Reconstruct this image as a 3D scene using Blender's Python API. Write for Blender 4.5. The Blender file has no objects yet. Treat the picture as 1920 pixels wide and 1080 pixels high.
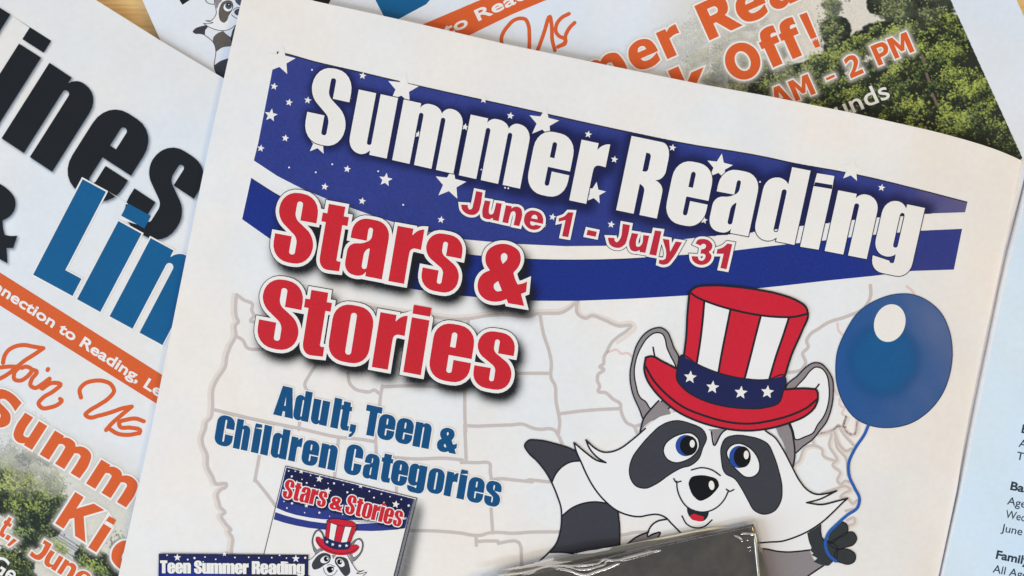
import bpy, math, random
import numpy as np
from mathutils import Vector
from mathutils.geometry import delaunay_2d_cdt

random.seed(7); RNG = np.random.default_rng(7)
scene = bpy.context.scene
COL = scene.collection

# ------------------------------------------------------------------ camera
K = 0.000145            # metres on the table per pixel of a 1920 px wide frame
LENS = 45.0
D = 1920 * K * LENS / 36.0      # camera height above the main page
cam_d = bpy.data.cameras.new('camera'); cam = bpy.data.objects.new('camera', cam_d)
COL.objects.link(cam); cam.location = (0, 0, D); cam.rotation_euler = (0, 0, 0)
cam_d.lens = LENS; cam_d.sensor_width = 36.0; cam_d.clip_start = 0.01; cam_d.clip_end = 20
scene.camera = cam

# ------------------------------------------------------------------ light
w = bpy.data.worlds.new('World'); scene.world = w; w.use_nodes = True
w.node_tree.nodes['Background'].inputs[0].default_value = (0.88, 0.93, 1.0, 1)
w.node_tree.nodes['Background'].inputs[1].default_value = 0.32

def area(name, loc, target, size, power, color, size_y=None):
    l = bpy.data.lights.new(name, 'AREA'); l.shape = 'RECTANGLE'
    l.size = size; l.size_y = size_y or size; l.energy = power; l.color = color
    o = bpy.data.objects.new(name, l); COL.objects.link(o)
    o.location = loc
    o.rotation_euler = (Vector(target) - Vector(loc)).to_track_quat('-Z', 'Y').to_euler()
    return o
area('window_light', (-1.45, -0.75, 0.92), (0, 0, 0), 1.3, 29.0, (0.775, 0.91, 1.0))
area('ceiling_panel', (-0.2, 0.9, 2.1), (0, 0, 0), 1.3, 5.0, (1.0, 0.94, 0.92), 0.5)
area('warm_lamp', (1.1, 0.1, 1.05), (0.1, 0, 0), 0.40, 7.0, (1.0, 0.70, 0.26))
area('ceiling_tube', (0.25, -1.3, 2.0), (0, 0, 0), 1.5, 8.5, (1.0, 0.94, 0.90), 0.12)
scene.view_settings.view_transform = 'Standard'
scene.view_settings.look = 'None'
scene.view_settings.exposure = 0.0
scene.view_settings.gamma = 1.0

# ------------------------------------------------------------------ materials
def lin(c):
    return tuple((v / 255 / 12.92) if v / 255 <= 0.04045 else ((v / 255 + 0.055) / 1.055) ** 2.4 for v in c)

def new_mat(name):
    m = bpy.data.materials.new(name); m.use_nodes = True
    nt = m.node_tree; b = nt.nodes['Principled BSDF']
    return m, nt, b

def paper_bump(nt, b, strength=0.25, grain=2600.0):
    co = nt.nodes.new('ShaderNodeNewGeometry')
    n1 = nt.nodes.new('ShaderNodeTexNoise'); n1.inputs['Scale'].default_value = grain; n1.inputs['Detail'].default_value = 3
    n2 = nt.nodes.new('ShaderNodeTexNoise'); n2.inputs['Scale'].default_value = 38; n2.inputs['Detail'].default_value = 2
    for n in (n1, n2): nt.links.new(co.outputs['Position'], n.inputs['Vector'])
    b1 = nt.nodes.new('ShaderNodeBump'); b1.inputs['Strength'].default_value = strength; b1.inputs['Distance'].default_value = 0.00003
    b2 = nt.nodes.new('ShaderNodeBump'); b2.inputs['Strength'].default_value = 0.6; b2.inputs['Distance'].default_value = 0.0017
    nt.links.new(n1.outputs['Fac'], b1.inputs['Height']); nt.links.new(n2.outputs['Fac'], b2.inputs['Height'])
    nt.links.new(b2.outputs['Normal'], b1.inputs['Normal']); nt.links.new(b1.outputs['Normal'], b.inputs['Normal'])
    return co, n1, n2

def mottle(nt, co, color, amt, scale, b, fine=1500.0, fine_amt=0.05):
    """base colour with soft blotches and fine toner grain"""
    na = nt.nodes.new('ShaderNodeTexNoise'); na.inputs['Scale'].default_value = scale; na.inputs['Detail'].default_value = 4
    nb = nt.nodes.new('ShaderNodeTexNoise'); nb.inputs['Scale'].default_value = fine; nb.inputs['Detail'].default_value = 2
    nt.links.new(co.outputs['Position'], na.inputs['Vector']); nt.links.new(co.outputs['Position'], nb.inputs['Vector'])
    ma = nt.nodes.new('ShaderNodeMath'); ma.operation = 'MULTIPLY_ADD'; ma.inputs[1].default_value = amt * 2; ma.inputs[2].default_value = 1 - amt
    mb = nt.nodes.new('ShaderNodeMath'); mb.operation = 'MULTIPLY_ADD'; mb.inputs[1].default_value = fine_amt * 4; mb.inputs[2].default_value = 1 - fine_amt * 2
    nt.links.new(na.outputs['Fac'], ma.inputs[0]); nt.links.new(nb.outputs['Fac'], mb.inputs[0])
    mc = nt.nodes.new('ShaderNodeMath'); mc.operation = 'MULTIPLY'
    nt.links.new(ma.outputs[0], mc.inputs[0]); nt.links.new(mb.outputs[0], mc.inputs[1])
    vm = nt.nodes.new('ShaderNodeVectorMath'); vm.operation = 'SCALE'; vm.inputs[0].default_value = color[:3]
    nt.links.new(mc.outputs[0], vm.inputs['Scale']); nt.links.new(vm.outputs[0], b.inputs['Base Color'])
    return vm

MATS = {}
def ink(rgb, rough=0.5, spec=0.35, fine=0.17, amt=0.08):
    spec *= .6; key = (rgb, rough)
    if key in MATS: return MATS[key]
    m, nt, b = new_mat('printed_ink_%02x%02x%02x' % rgb)
    co, _, _ = paper_bump(nt, b, 0.35)
    mottle(nt, co, lin(rgb), amt, 60, b, 1500, fine)
    b.inputs['Roughness'].default_value = rough; b.inputs['Specular IOR Level'].default_value = spec
    MATS[key] = m
    return m

def paper(name, rgb):
    m, nt, b = new_mat(name)
    co, _, _ = paper_bump(nt, b, 0.3)
    mottle(nt, co, lin(rgb), 0.055, 42, b, 620, 0.022)
    vm = b.inputs['Base Color'].links[0].from_node
    n3 = nt.nodes.new('ShaderNodeTexNoise'); n3.inputs['Scale'].default_value = 17; n3.inputs['Detail'].default_value = 3
    rp = nt.nodes.new('ShaderNodeValToRGB'); L0 = np.array(lin(rgb))
    rp.color_ramp.elements[0].position = .38; rp.color_ramp.elements[0].color = (*(L0 * (1.035, .995, .965)), 1)
    rp.color_ramp.elements[1].position = .62; rp.color_ramp.elements[1].color = (*(L0 * (.955, 1.0, 1.06)), 1)
    nt.links.new(co.outputs['Position'], n3.inputs['Vector']); nt.links.new(n3.outputs['Fac'], rp.inputs[0]); nt.links.new(rp.outputs[0], vm.inputs[0])
    b.inputs['Roughness'].default_value = 0.75; b.inputs['Specular IOR Level'].default_value = 0.25
    return m
PAPER = paper('newsprint_paper', (234, 233, 234))
PAPER_COOL_LIT = paper('cool_lit_paper', (208, 228, 247))  # facing page: same paper, with cool light put into its base colour
PAPER_COOL = paper('cool_white_paper', (224, 231, 243))
PAPER_SIDE = paper('grey_white_paper', (228, 230, 234))
WHITE = ink((235, 234, 235), 0.72, 0.4, 0.02, 0.04)

def attr_mat(name, rough=0.6):
    """ink whose colour and coverage come from the printed picture's own colour layer"""
    m, nt, b = new_mat(name)
    at = nt.nodes.new('ShaderNodeAttribute'); at.attribute_name = 'print'
    co, _, _ = paper_bump(nt, b, 0.3)
    nt.links.new(at.outputs['Color'], b.inputs['Base Color']); nt.links.new(at.outputs['Alpha'], b.inputs['Alpha'])
    b.inputs['Roughness'].default_value = rough; b.inputs['Specular IOR Level'].default_value = 0.25
    return m
PRINT = attr_mat('printed_halftone')

# ------------------------------------------------------------------ sheets: a place on the table for each sheet
# main page spine line (photo px), s = distance to its left
SP0 = np.array([1921.0, 375.0 - 80]); SP1 = np.array([1767.0, 1080.0])
SPD = (SP1 - SP0) / np.linalg.norm(SP1 - SP0); SPN = np.array([SPD[1] * -1, SPD[0]]) * 1.0
if SPN[0] > 0: SPN = -SPN
_ks = np.linspace(10, 255, 19)
KN_S = np.concatenate([[-400, 0, 5], _ks, [480, 700, 1700.0]])
KN_Z = np.concatenate([[-.0054, -.0054, -.0047], -.0046 * ((255 - _ks) / 245) ** 1.7, [-.0007, -.0020, -.0026]])
FN_S = np.array([-1700, -330, -220, 400.0]); FN_Z = np.array([-.0005, .0000, -.0010, -.0080])   # the facing page rises away from the gutter

class Sheet:
    def __init__(self, root, base_z, curved=False, kn=None):
        self.root = root; self.bz = base_z; self.curved = curved; self.kn = kn or (KN_S, KN_Z)
        self.o = np.array(root.location)
    def s(self, P):
        return (P - SP0) @ SPN
    def z(self, P):
        if self.curved: return np.interp(self.s(P), *self.kn) + self.bz
        return np.full(len(P), self.bz)
    def world(self, P, lift=0.0):
        """where on this sheet the measured points lie"""
        P = np.asarray(P, float); z = self.z(P) + lift
        f = (D - z) / D
        return np.stack([(P[:, 0] - 960) * K * f, (540 - P[:, 1]) * K * f, z], 1) - self.o
LAYER = 9e-6

def thing(name, label, cat, px, py, z, group=None):
    o = bpy.data.objects.new(name, None); COL.objects.link(o); o.empty_display_size = 0.01
    o.location = ((px - 960) * K, (540 - py) * K, z)
    o['label'] = label; o['category'] = cat
    if group: o['group'] = group
    return o

def link_mesh(name, verts, faces, mat, parent, label=None):
    me = bpy.data.meshes.new(name)
    me.from_pydata([tuple(v) for v in verts], [], [tuple(f) for f in faces])
    me.update()
    o = bpy.data.objects.new(name, me); COL.objects.link(o)
    if mat: me.materials.append(mat)
    if parent: o.parent = parent
    if label: o['label'] = label
    return o

# ------------------------------------------------------------------ 2D outline tools (all in px)
def roundpoly(pts, n=6):
    """polygon with rounded corners: (x, y) sharp, (x, y, r) rounded"""
    out = []; N = len(pts)
    for i, p in enumerate(pts):
        x, y = p[0], p[1]
        if len(p) < 3 or p[2] == 0: out.append((x, y)); continue
        r = p[2]
        a = np.array(pts[i - 1][:2], float); b = np.array(pts[(i + 1) % N][:2], float); c = np.array((x, y), float)
        ra = pts[i - 1][2] if len(pts[i - 1]) > 2 else 0; rb = pts[(i + 1) % N][2] if len(pts[(i + 1) % N]) > 2 else 0
        la = np.linalg.norm(a - c); lb = np.linalg.norm(b - c)
        da = min(r, la * r / (r + ra)); db = min(r, lb * r / (r + rb))
        A = c + (a - c) / la * da; B = c + (b - c) / lb * db
        H1 = A + (c - A) * 0.58; H2 = B + (c - B) * 0.58
        for k in range(n + 1):
            t = k / n
            q = (1 - t) ** 3 * A + 3 * (1 - t) ** 2 * t * H1 + 3 * (1 - t) * t * t * H2 + t ** 3 * B
            out.append(tuple(q))
    return np.array(out)

def spline(pts, closed=True, n=5):
    """smooth curve through points; a third value marks a corner"""
    P = [np.array(p[:2], float) for p in pts]; C = [len(p) > 2 for p in pts]; N = len(P)
    out = []
    segs = N if closed else N - 1
    for i in range(segs):
        p1, p2 = P[i], P[(i + 1) % N]
        p0 = P[i - 1] if (closed or i > 0) else p1
        p3 = P[(i + 2) % N] if (closed or i + 2 < N) else p2
        L = np.linalg.norm(p2 - p1)
        def tan(a, b, c):
            u = np.linalg.norm(b - a) + 1e-9; v = np.linalg.norm(c - b) + 1e-9
            return ((b - a) / u * v + (c - b) / v * u) / (u + v) * L
        m1 = (p2 - p1) if C[i] or (not closed and i == 0) else tan(p0, p1, p2)
        m2 = (p2 - p1) if C[(i + 1) % N] or (not closed and i + 2 >= N) else tan(p1, p2, p3)
        for k in range(n):
            t = k / n
            out.append((2*t**3-3*t*t+1)*p1 + (t**3-2*t*t+t)*m1 + (-2*t**3+3*t*t)*p2 + (t**3-t*t)*m2)
    if not closed: out.append(P[-1])
    return np.array(out)

def area2(r):
    x, y = r[:, 0], r[:, 1]
    return 0.5 * np.sum(x * np.roll(y, -1) - np.roll(x, -1) * y)

def clean(r):
    keep = np.linalg.norm(r - np.roll(r, 1, 0), axis=1) > 1e-3
    return r[keep]

def offset_ring(r, d, hole):
    r = clean(r)
    if (area2(r) > 0) == hole: r = r[::-1]
    e = np.roll(r, -1, 0) - r; e /= np.linalg.norm(e, axis=1)[:, None]
    nrm = np.stack([e[:, 1], -e[:, 0]], 1)              # right of travel: away from the solid
    np_ = np.roll(nrm, 1, 0)
    m = nrm + np_; dn = 1 + np.sum(nrm * np_, 1)
    m = m / np.maximum(dn, 0.32)[:, None]
    return r + m * d

def pip(P, ring):
    """even-odd crossings of points in one ring"""
    x, y = P[:, 0][:, None], P[:, 1][:, None]
    x1, y1 = ring[:, 0], ring[:, 1]; x2, y2 = np.roll(x1, -1), np.roll(y1, -1)
    c = ((y1 > y) != (y2 > y))
    with np.errstate(divide='ignore', invalid='ignore'):
        xi = x1 + (y - y1) * (x2 - x1) / (y2 - y1)
    return (np.sum(c & (x < xi), 1) % 2).astype(bool)

def in_glyph(P, g):
    r = np.zeros(len(P), bool)
    for ring in g: r ^= pip(P, ring)
    return r

def seg_dist(P, ring):
    a = ring; b = np.roll(ring, -1, 0); ab = b - a; L = np.maximum((ab ** 2).sum(1), 1e-12)
    ap = P[:, None, :] - a[None]
    t = np.clip((ap * ab).sum(2) / L, 0, 1)
    d = ap - t[..., None] * ab
    return np.sqrt((d ** 2).sum(2)).min(1)

def triangulate(glyphs, d=0.0, sheet=None, hole_in=None):
    """union of glyphs (each a list of rings, even-odd), grown by d -> points, triangles"""
    rings = []; outers = []
    for g in glyphs:
        for k, r in enumerate(g):
            rr = offset_ring(r, d, k > 0) if d else clean(r)
            if len(rr) >= 3: rings.append(rr)
            if d and k == 0: outers.append(rr)
    V = []; E = []
    for r in rings:
        b = len(V); n = len(r)
        V += [Vector((float(p[0]), float(p[1]))) for p in r]
        E += [(b + i, b + (i + 1) % n) for i in range(n)]
    if sheet is not None and sheet.curved:
        A = np.array([(v.x, v.y) for v in V]); s = sheet.s(A); u = (A - SP0) @ SPD
        for ks in sheet.kn[0][1:-1]:
            if s.min() < ks < s.max():
                p0 = SP0 + SPD * (u.min() - 1) + SPN * ks; p1 = SP0 + SPD * (u.max() + 1) + SPN * ks
                b = len(V); V += [Vector((p0[0], p0[1])), Vector((p1[0], p1[1]))]; E.append((b, b + 1))
    res = delaunay_2d_cdt(V, E, [], 0, 1e-4)
    pv = np.array([(v.x, v.y) for v in res[0]]); tri = np.array([f for f in res[2] if len(f) == 3])
    c = pv[tri].mean(1)
    ins = np.zeros(len(c), bool)
    for g in glyphs:
        m = 2 * d + 1; allp = np.concatenate(g)
        near = (c[:, 0] > allp[:, 0].min() - m) & (c[:, 0] < allp[:, 0].max() + m) & (c[:, 1] > allp[:, 1].min() - m) & (c[:, 1] < allp[:, 1].max() + m)
        if not near.any(): continue
        cc = c[near]; r = in_glyph(cc, g)
        if d > 0:
            dist = np.min([seg_dist(cc, q) for q in g], 0)
            r |= dist < d
            hole = np.zeros(len(cc), bool)
            for q in g[1:]: hole |= pip(cc, q)
            r |= pip(cc, offset_ring(g[0], d, False)) & (dist < 2.2 * d) & ~hole
        ins[near] |= r
    tri = tri[ins]
    a = pv[tri]; ar = (a[:, 1, 0]-a[:, 0, 0])*(a[:, 2, 1]-a[:, 0, 1]) - (a[:, 2, 0]-a[:, 0, 0])*(a[:, 1, 1]-a[:, 0, 1])
    tri = tri[np.abs(ar) > 1e-5]; ar = ar[np.abs(ar) > 1e-5]
    tri = np.where((ar > 0)[:, None], tri[:, ::-1], tri)        # y runs down: flip so the faces look up
    used = np.unique(tri); mp = -np.ones(len(pv), int); mp[used] = np.arange(len(used))
    return pv[used], mp[tri]

def fill(name, glyphs, mat, sheet, layer, parent=None, d=0.0, label=None):
    pts, tri = triangulate(glyphs, d, sheet)
    return link_mesh(name, sheet.world(pts, layer * LAYER), tri, mat, parent or sheet.root, label)

def shape(name, pts, mat, sheet, layer, parent=None, label=None, corners=False, n=5):
    r = np.array([p[:2] for p in pts], float) if corners else spline(pts, True, n)
    return fill(name, [[r]], mat, sheet, layer, parent, 0, label)

def chunk_dist(P, segs):
    a = segs[:, 0]; ab = segs[:, 1] - a; L = np.maximum((ab ** 2).sum(1), 1e-12); out = []
    for k in range(0, len(P), 800):
        ap = P[k:k + 800, None, :] - a[None]
        t = np.clip((ap * ab).sum(2) / L, 0, 1)
        out.append(np.sqrt(((ap - t[..., None] * ab) ** 2).sum(2)).min(1))
    return np.concatenate(out)

def stroke(name, lines, width, mat, sheet, layer, parent=None, label=None, closed=False, n=5):
    """printed lines of one width, united into one flat shape"""
    V = []; E = []; segs = []; h = width / 2
    for ln in lines:
        c = spline(ln, closed, n)
        if closed: c = np.vstack([c, c[:1]])
        c = c[np.concatenate([[True], np.linalg.norm(np.diff(c, axis=0), axis=1) > 0.05])]
        if len(c) < 2: continue
        segs += [(p, q) for p, q in zip(c[:-1], c[1:])]
        t = np.gradient(c, axis=0)
        if closed: t[0] = t[-1] = (c[1] - c[-2])
        t /= np.linalg.norm(t, axis=1)[:, None]
        nn = np.stack([-t[:, 1], t[:, 0]], 1) * h
        rails = [c + nn, c - nn]
        if not closed:
            for p, tt, m in ((c[0], -t[0], nn[0]), (c[-1], t[-1], nn[-1])):
                th = np.linspace(0, math.pi, 7); rails.append(p + np.cos(th)[:, None] * m + np.sin(th)[:, None] * tt * h)
        for r in rails:
            b = len(V); V += [Vector((float(x), float(y))) for x, y in r]; E += [(b + i, b + i + 1) for i in range(len(r) - 1)]
    if sheet.curved:
        A = np.array([(v.x, v.y) for v in V]); s_ = sheet.s(A); u = (A - SP0) @ SPD
        for ks in sheet.kn[0][1:-1]:
            if s_.min() < ks < s_.max():
                p0 = SP0 + SPD * (u.min() - 1) + SPN * ks; p1 = SP0 + SPD * (u.max() + 1) + SPN * ks
                b = len(V); V += [Vector((p0[0], p0[1])), Vector((p1[0], p1[1]))]; E.append((b, b + 1))
    res = delaunay_2d_cdt(V, E, [], 0, 1e-3)
    pv = np.array([(v.x, v.y) for v in res[0]]); tri = np.array([f for f in res[2] if len(f) == 3])
    tri = tri[chunk_dist(pv[tri].mean(1), np.array(segs)) < h]
    a = pv[tri]; ar = (a[:, 1, 0]-a[:, 0, 0])*(a[:, 2, 1]-a[:, 0, 1]) - (a[:, 2, 0]-a[:, 0, 0])*(a[:, 1, 1]-a[:, 0, 1])
    tri = tri[np.abs(ar) > 1e-5]; ar = ar[np.abs(ar) > 1e-5]
    tri = np.where((ar > 0)[:, None], tri[:, ::-1], tri)
    used = np.unique(tri); mp = -np.ones(len(pv), int); mp[used] = np.arange(len(used))
    return link_mesh(name, sheet.world(pv[used], layer * LAYER), mp[tri], mat, parent or sheet.root, label)

def Z(ox, oy, s, pts):
    return [(ox + p[0] / s, oy + p[1] / s) + tuple(p[2:]) for p in pts]

def ellipse(cx, cy, rx, ry, a=0, n=28):
    a = math.radians(a); t = np.linspace(0, 2 * math.pi, n, endpoint=False)
    x = rx * np.cos(t); y = ry * np.sin(t)
    return np.stack([cx + x * math.cos(a) - y * math.sin(a), cy + x * math.sin(a) + y * math.cos(a)], 1)

def star_ring(cx, cy, R, a=12, k=0.42):
    a = math.radians(a - 90); out = []
    for i in range(10):
        r = R if i % 2 == 0 else R * k
        out.append((cx + r * math.cos(a + i * math.pi / 5), cy + r * math.sin(a + i * math.pi / 5)))
    return np.array(out)

# ------------------------------------------------------------------ raster pictures (trees, soft printed shadows)
def raster(glyphs, x0, y0, x1, y1, st):
    xs = np.arange(x0, x1 + st * .5, st); ys = np.arange(y0, y1 + st * .5, st)
    M = np.zeros((len(ys), len(xs)), bool)
    for g in glyphs:
        Gm = np.zeros_like(M)
        for ring in g:
            ax, ay = ring[:, 0], ring[:, 1]; bx, by = np.roll(ax, -1), np.roll(ay, -1)
            for j, y in enumerate(ys):
                c = (ay > y) != (by > y)
                if not c.any(): continue
                xi = np.sort(ax[c] + (y - ay[c]) * (bx[c] - ax[c]) / (by[c] - ay[c]))
                cnt = np.searchsorted(xi, xs)
                Gm[j] ^= (cnt % 2).astype(bool)
        M |= Gm
    return xs, ys, M.astype(float)

def blur(A, sg):
    if sg <= 0: return A
    k = int(3 * sg) + 1; x = np.arange(-k, k + 1); g = np.exp(-x * x / (2 * sg * sg)); g /= g.sum()
    A = np.apply_along_axis(lambda v: np.convolve(np.pad(v, k, 'edge'), g, 'valid'), 0, A)
    return np.apply_along_axis(lambda v: np.convolve(np.pad(v, k, 'edge'), g, 'valid'), 1, A)

def grid_print(name, xs, ys, rgba, sheet, layer, parent=None, label=None, clip=None, mat=None):
    X, Y = np.meshgrid(xs, ys); P = np.stack([X.ravel(), Y.ravel()], 1)
    nx, ny = len(xs), len(ys)
    i = np.arange(nx * ny).reshape(ny, nx)
    F = np.stack([i[:-1, :-1].ravel(), i[1:, :-1].ravel(), i[1:, 1:].ravel(), i[:-1, 1:].ravel()], 1)
    al = rgba[..., 3].ravel()
    keep = al[F].max(1) > 0.004
    if clip is not None:
        keep &= pip(P[F].mean(1), clip)
    F = F[keep]; used = np.unique(F); mp = -np.ones(len(P), int); mp[used] = np.arange(len(used))
    F = mp[F]; W = sheet.world(P[used], layer * LAYER)
    me = bpy.data.meshes.new(name)
    me.vertices.add(len(W)); me.vertices.foreach_set('co', W.astype(np.float32).ravel())
    me.loops.add(len(F) * 4); me.polygons.add(len(F))
    me.loops.foreach_set('vertex_index', F.astype(np.int32).ravel())
    me.polygons.foreach_set('loop_start', np.arange(0, len(F) * 4, 4, dtype=np.int32))
    me.update(calc_edges=True)
    at = me.color_attributes.new('print', 'FLOAT_COLOR', 'POINT')
    at.data.foreach_set('color', rgba.reshape(-1, 4)[used].astype(np.float32).ravel())
    me.materials.append(mat or PRINT); me.validate()
    o = bpy.data.objects.new(name, me); COL.objects.link(o); o.parent = parent or sheet.root
    if label: o['label'] = label
    return o

def soft(name, glyphs, rgb, sheet, layer, dx, dy, sg, alpha, grow=0.0, st=2.0, parent=None, label=None, clip=None, gain=1.0, box=None):
    """soft-edged printed tone round lettering"""
    if grow: glyphs = [[offset_ring(r, grow, k > 0) for k, r in enumerate(g)] for g in glyphs]
    A = np.concatenate([r for g in glyphs for r in g]); m = 3 * sg + 4
    b = box or (A[:, 0].min() - m + dx, A[:, 1].min() - m + dy, A[:, 0].max() + m + dx, A[:, 1].max() + m + dy)
    G = [[r + np.array([dx, dy]) for r in g] for g in glyphs]
    xs, ys, M = raster(G, b[0], b[1], b[2], b[3], st)
    M = np.clip(blur(M, sg / st) * gain, 0, 1) * alpha
    rgba = np.zeros(M.shape + (4,)); rgba[..., :3] = lin(rgb)
    rgba[..., 3] = M * (1 + RNG.normal(0, 0.05, M.shape)); rgba[..., 3] = np.clip(rgba[..., 3], 0, 1)
    return grid_print(name, xs, ys, rgba, sheet, layer, parent, label, clip)

# ------------------------------------------------------------------ heavy condensed letterforms (cap height 100)
H_ = 4
GL = {}
def g_(ch, wd, *rings): GL[ch] = (wd, [roundpoly(r) for r in rings])
g_('S', 62, [(36,62),(61,62),(61,101,27),(1,101,27),(1,60,14),(36,36,8),(36,11,4),(27,11,4),(27,37),(1,37),(1,-1.5,27),(62,-1.5,27),(62,42,16),(27,64,8),(27,89,4),(36,89,4)])
g_('s', 56, [(32,52),(55,52),(55,83,22),(1,83,22),(1,49,12),(32,31,6),(32,10,3.5),(25,10,3.5),(25,29),(1,29),(1,-1.5,22),(56,-1.5,22),(56,36,13),(25,54,6),(25,72,3.5),(32,72,3.5)])
g_('u', 60, [(0,81.5),(26,81.5),(26,12,3.5),(34,12,3.5),(34,81.5),(60,81.5),(60,0),(34,0),(34,8,5),(27,-1.5,8),(0,-1.5,19)])
g_('m', 94, [(0,0),(0,81.5),(26,81.5),(26,74,2),(31,83,8),(57,83,14),(60,73,2),(65,83,8),(94,83,19),(94,0),(68,0),(68,70,4),(60,70,4),(60,0),(34,0),(34,70,4),(26,70,4),(26,0)])
g_('n', 60, [(0,0),(0,81.5),(26,81.5),(26,74,2),(31,83,8),(60,83,19),(60,0),(34,0),(34,70,4),(26,70,4),(26,0)])
g_('h', 60, [(0,0),(0,100),(26,100),(26,76,2),(31,83,8),(60,83,19),(60,0),(34,0),(34,70,4),(26,70,4),(26,0)])
g_('e', 60, [(0,-1.5,25),(0,83,25),(60,83,25),(60,37),(26,37),(26,11,4),(34,11,4),(34,31),(60,31),(60,-1.5,25)], [(26,49),(34,49),(34,71,4),(26,71,4)])
g_('o', 61, [(0,-1.5,25),(0,83,25),(61,83,25),(61,-1.5,25)], [(26,10,4.5),(35,10,4.5),(35,72,4.5),(26,72,4.5)])
g_('r', 44, [(0,0),(0,81.5),(26,81.5),(26,71,3),(34,83,14),(44,83),(44,53),(27,54,9),(26,44,4),(26,0)])
g_('a', 60, [(34,0),(60,0),(60,83,23),(2,83,23),(2,51),(27,51),(27,71,4),(34,71,4),(34,54,5),(22,46,6),(0,43,12),(0,-1.5,17),(30,-1.5,9),(34,8,4)], [(34,42,3),(26,36,6),(26,10,4),(34,10,4)])
g_('d', 60, [(34,100),(60,100),(60,0),(34,0),(34,7,4),(28,-1.5,9),(0,-1.5,19),(0,83,19),(28,83,9),(34,75,4)], [(26,11,4),(34,11,4),(34,70,4),(26,70,4)])
g_('i', 26, [(0,0),(0,81.5),(26,81.5),(26,0)], [(0,87),(0,100),(26,100),(26,87)])
g_('l', 26, [(0,0),(0,100),(26,100),(26,0)])
g_('g', 60, [(60,81.5),(34,81.5),(34,74,4),(28,83,9),(0,83,19),(0,9,19),(28,9,9),(34,16,4),(34,1,3.5),(26,1,3.5),(26,3.5),(1,6),(1,-13.5,18),(60,-13.5,20)], [(26,22,4),(34,22,4),(34,70,4),(26,70,4)])
g_('t', 41, [(7,94),(33,94),(33,80),(41,80),(41,67),(33,67),(33,14,2),(40,14),(40,0,0),(24,-1,4),(7,-1,17),(7,67),(0,67),(0,80),(7,80)])
g_('R', 62, [(0,0),(0,100),(40,100,10),(61,100,20),(61,52,12),(46,49,3),(61,46,12),(62,34,3),(62,0),(36,0),(36,37,6),(26,41,2),(26,0)], [(26,83),(26,57),(35,57,5),(35,83,5)])
g_('A', 62, [(0,0),(16,100),(46,100),(62,0),(37,0),(36,18),(27,18),(26,0)], [(28,35),(31,70),(35,35)])
g_('T', 56, [(0,100),(56,100),(56,81),(41,81),(41,0),(15,0),(15,81),(0,81)])
g_('C', 60, [(60,60),(60,101,26),(0,101,26),(0,-1.5,26),(60,-1.5,26),(60,38),(34,38),(34,11,4),(26,11,4),(26,89,4),(34,89,4),(34,60)])
g_('L', 44, [(0,0),(0,100),(26,100),(26,18),(44,18),(44,0)])
g_(',', 24, [(1,0),(1,24),(25,24),(25,2,6),(12,-17,4),(2,-19),(2,-11),(12,-4,3),(12,0)])
_amp = [Z(860, 430, 6.35, q) for q in (
    [(510,172),(630,195),(718,262),(740,350),(715,440),(652,518,1),(672,590),(702,656,1),(760,645),(815,622,1),(803,745,1),(742,770,1),(780,912,1),(590,880,1),(570,832,1),(500,855),(420,862),(320,835),(245,760),(225,670),(250,575),(300,520),(372,488,1),(330,420),(318,335),(345,255),(420,195)],
    [(525,412,1),(503,350),(510,300),(545,282),(578,310),(575,355)],
    [(470,615,1),(420,660),(422,705),(455,738),(515,730,1)])]
_O = np.array([890., 559.]); _e = np.array([89., 16.]); _f = np.array([21.5, -127.])
_M = np.linalg.inv(np.array([[_e[0], _f[0]], [_e[1], _f[1]]]))
GL['&'] = (70, [((spline(q) - _O) @ _M.T) * np.array([70, 100]) for q in _amp])

def put(ch, BL, BR, f):
    wd, rings = GL[ch]; BL = np.array(BL, float); e = np.array(BR, float) - BL; f = np.array(f, float)
    return [BL + r[:, :1] / wd * e + r[:, 1:] / 100 * f for r in rings]

def word(text, BL, BR, f, gap=6.0, space=20):
    """letters with natural widths spread along a baseline"""
    tot = sum(GL[c][0] if c != ' ' else space for c in text) + gap * (len(text) - 1)
    BL = np.array(BL, float); e = (np.array(BR, float) - BL) / tot; x = 0; out = []
    for c in text:
        wd = space if c == ' ' else GL[c][0]
        if c != ' ': out.append(put(c, BL + e * x, BL + e * (x + wd), f))
        x += wd + gap
    return out

# wide bold letterforms (cap height 100, lower case 75)
VL = {}
def v_(ch, wd, *rings): VL[ch] = (wd, [spline(r, True, 4) for r in rings])
def c_(pts): return [tuple(p) + (1,) for p in pts]
v_('S', 86, [(82,94,1),(62,100),(42,102),(16,95),(3,72),(16,50),(40,42),(56,37),(58,27),(50,20),(36,19),(18,24),(3,34,1),(3,6,1),(22,0),(42,-2),(68,5),(84,28),(76,48),(50,59),(33,64),(29,73),(38,81),(50,81),(66,76),(80,69,1)])
v_('u', 72, [(0,75,1),(24,75,1),(24,32),(28,20),(38,18),(48,22,1),(48,75,1),(72,75,1),(72,0,1),(48,0,1),(48,8,1),(38,1),(26,-2),(8,6),(0,26)])
v_('n', 72, [(0,0,1),(0,75,1),(24,75,1),(24,67,1),(36,75),(47,77),(64,70),(72,48),(72,0,1),(48,0,1),(48,40),(45,54),(36,57),(24,52,1),(24,0,1)])
v_('m', 116, [(0,0,1),(0,75,1),(24,75,1),(24,67,1),(34,75),(44,77),(58,74),(65,65,1),(76,74),(89,77),(108,70),(116,48),(116,0,1),(92,0,1),(92,40),(90,54),(82,57),(70,52,1),(70,0,1),(46,0,1),(46,40),(44,54),(36,57),(24,52,1),(24,0,1)])
v_('K', 98, c_([(0,0),(0,100),(25,100),(25,60),(62,100),(93,100),(54,57),(98,0),(67,0),(36,42),(25,31),(25,0)]))
v_('i', 25, c_([(0,0),(0,75),(24,75),(24,0)]), c_([(-1,86),(-1,105),(26,105),(26,86)]))
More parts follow.
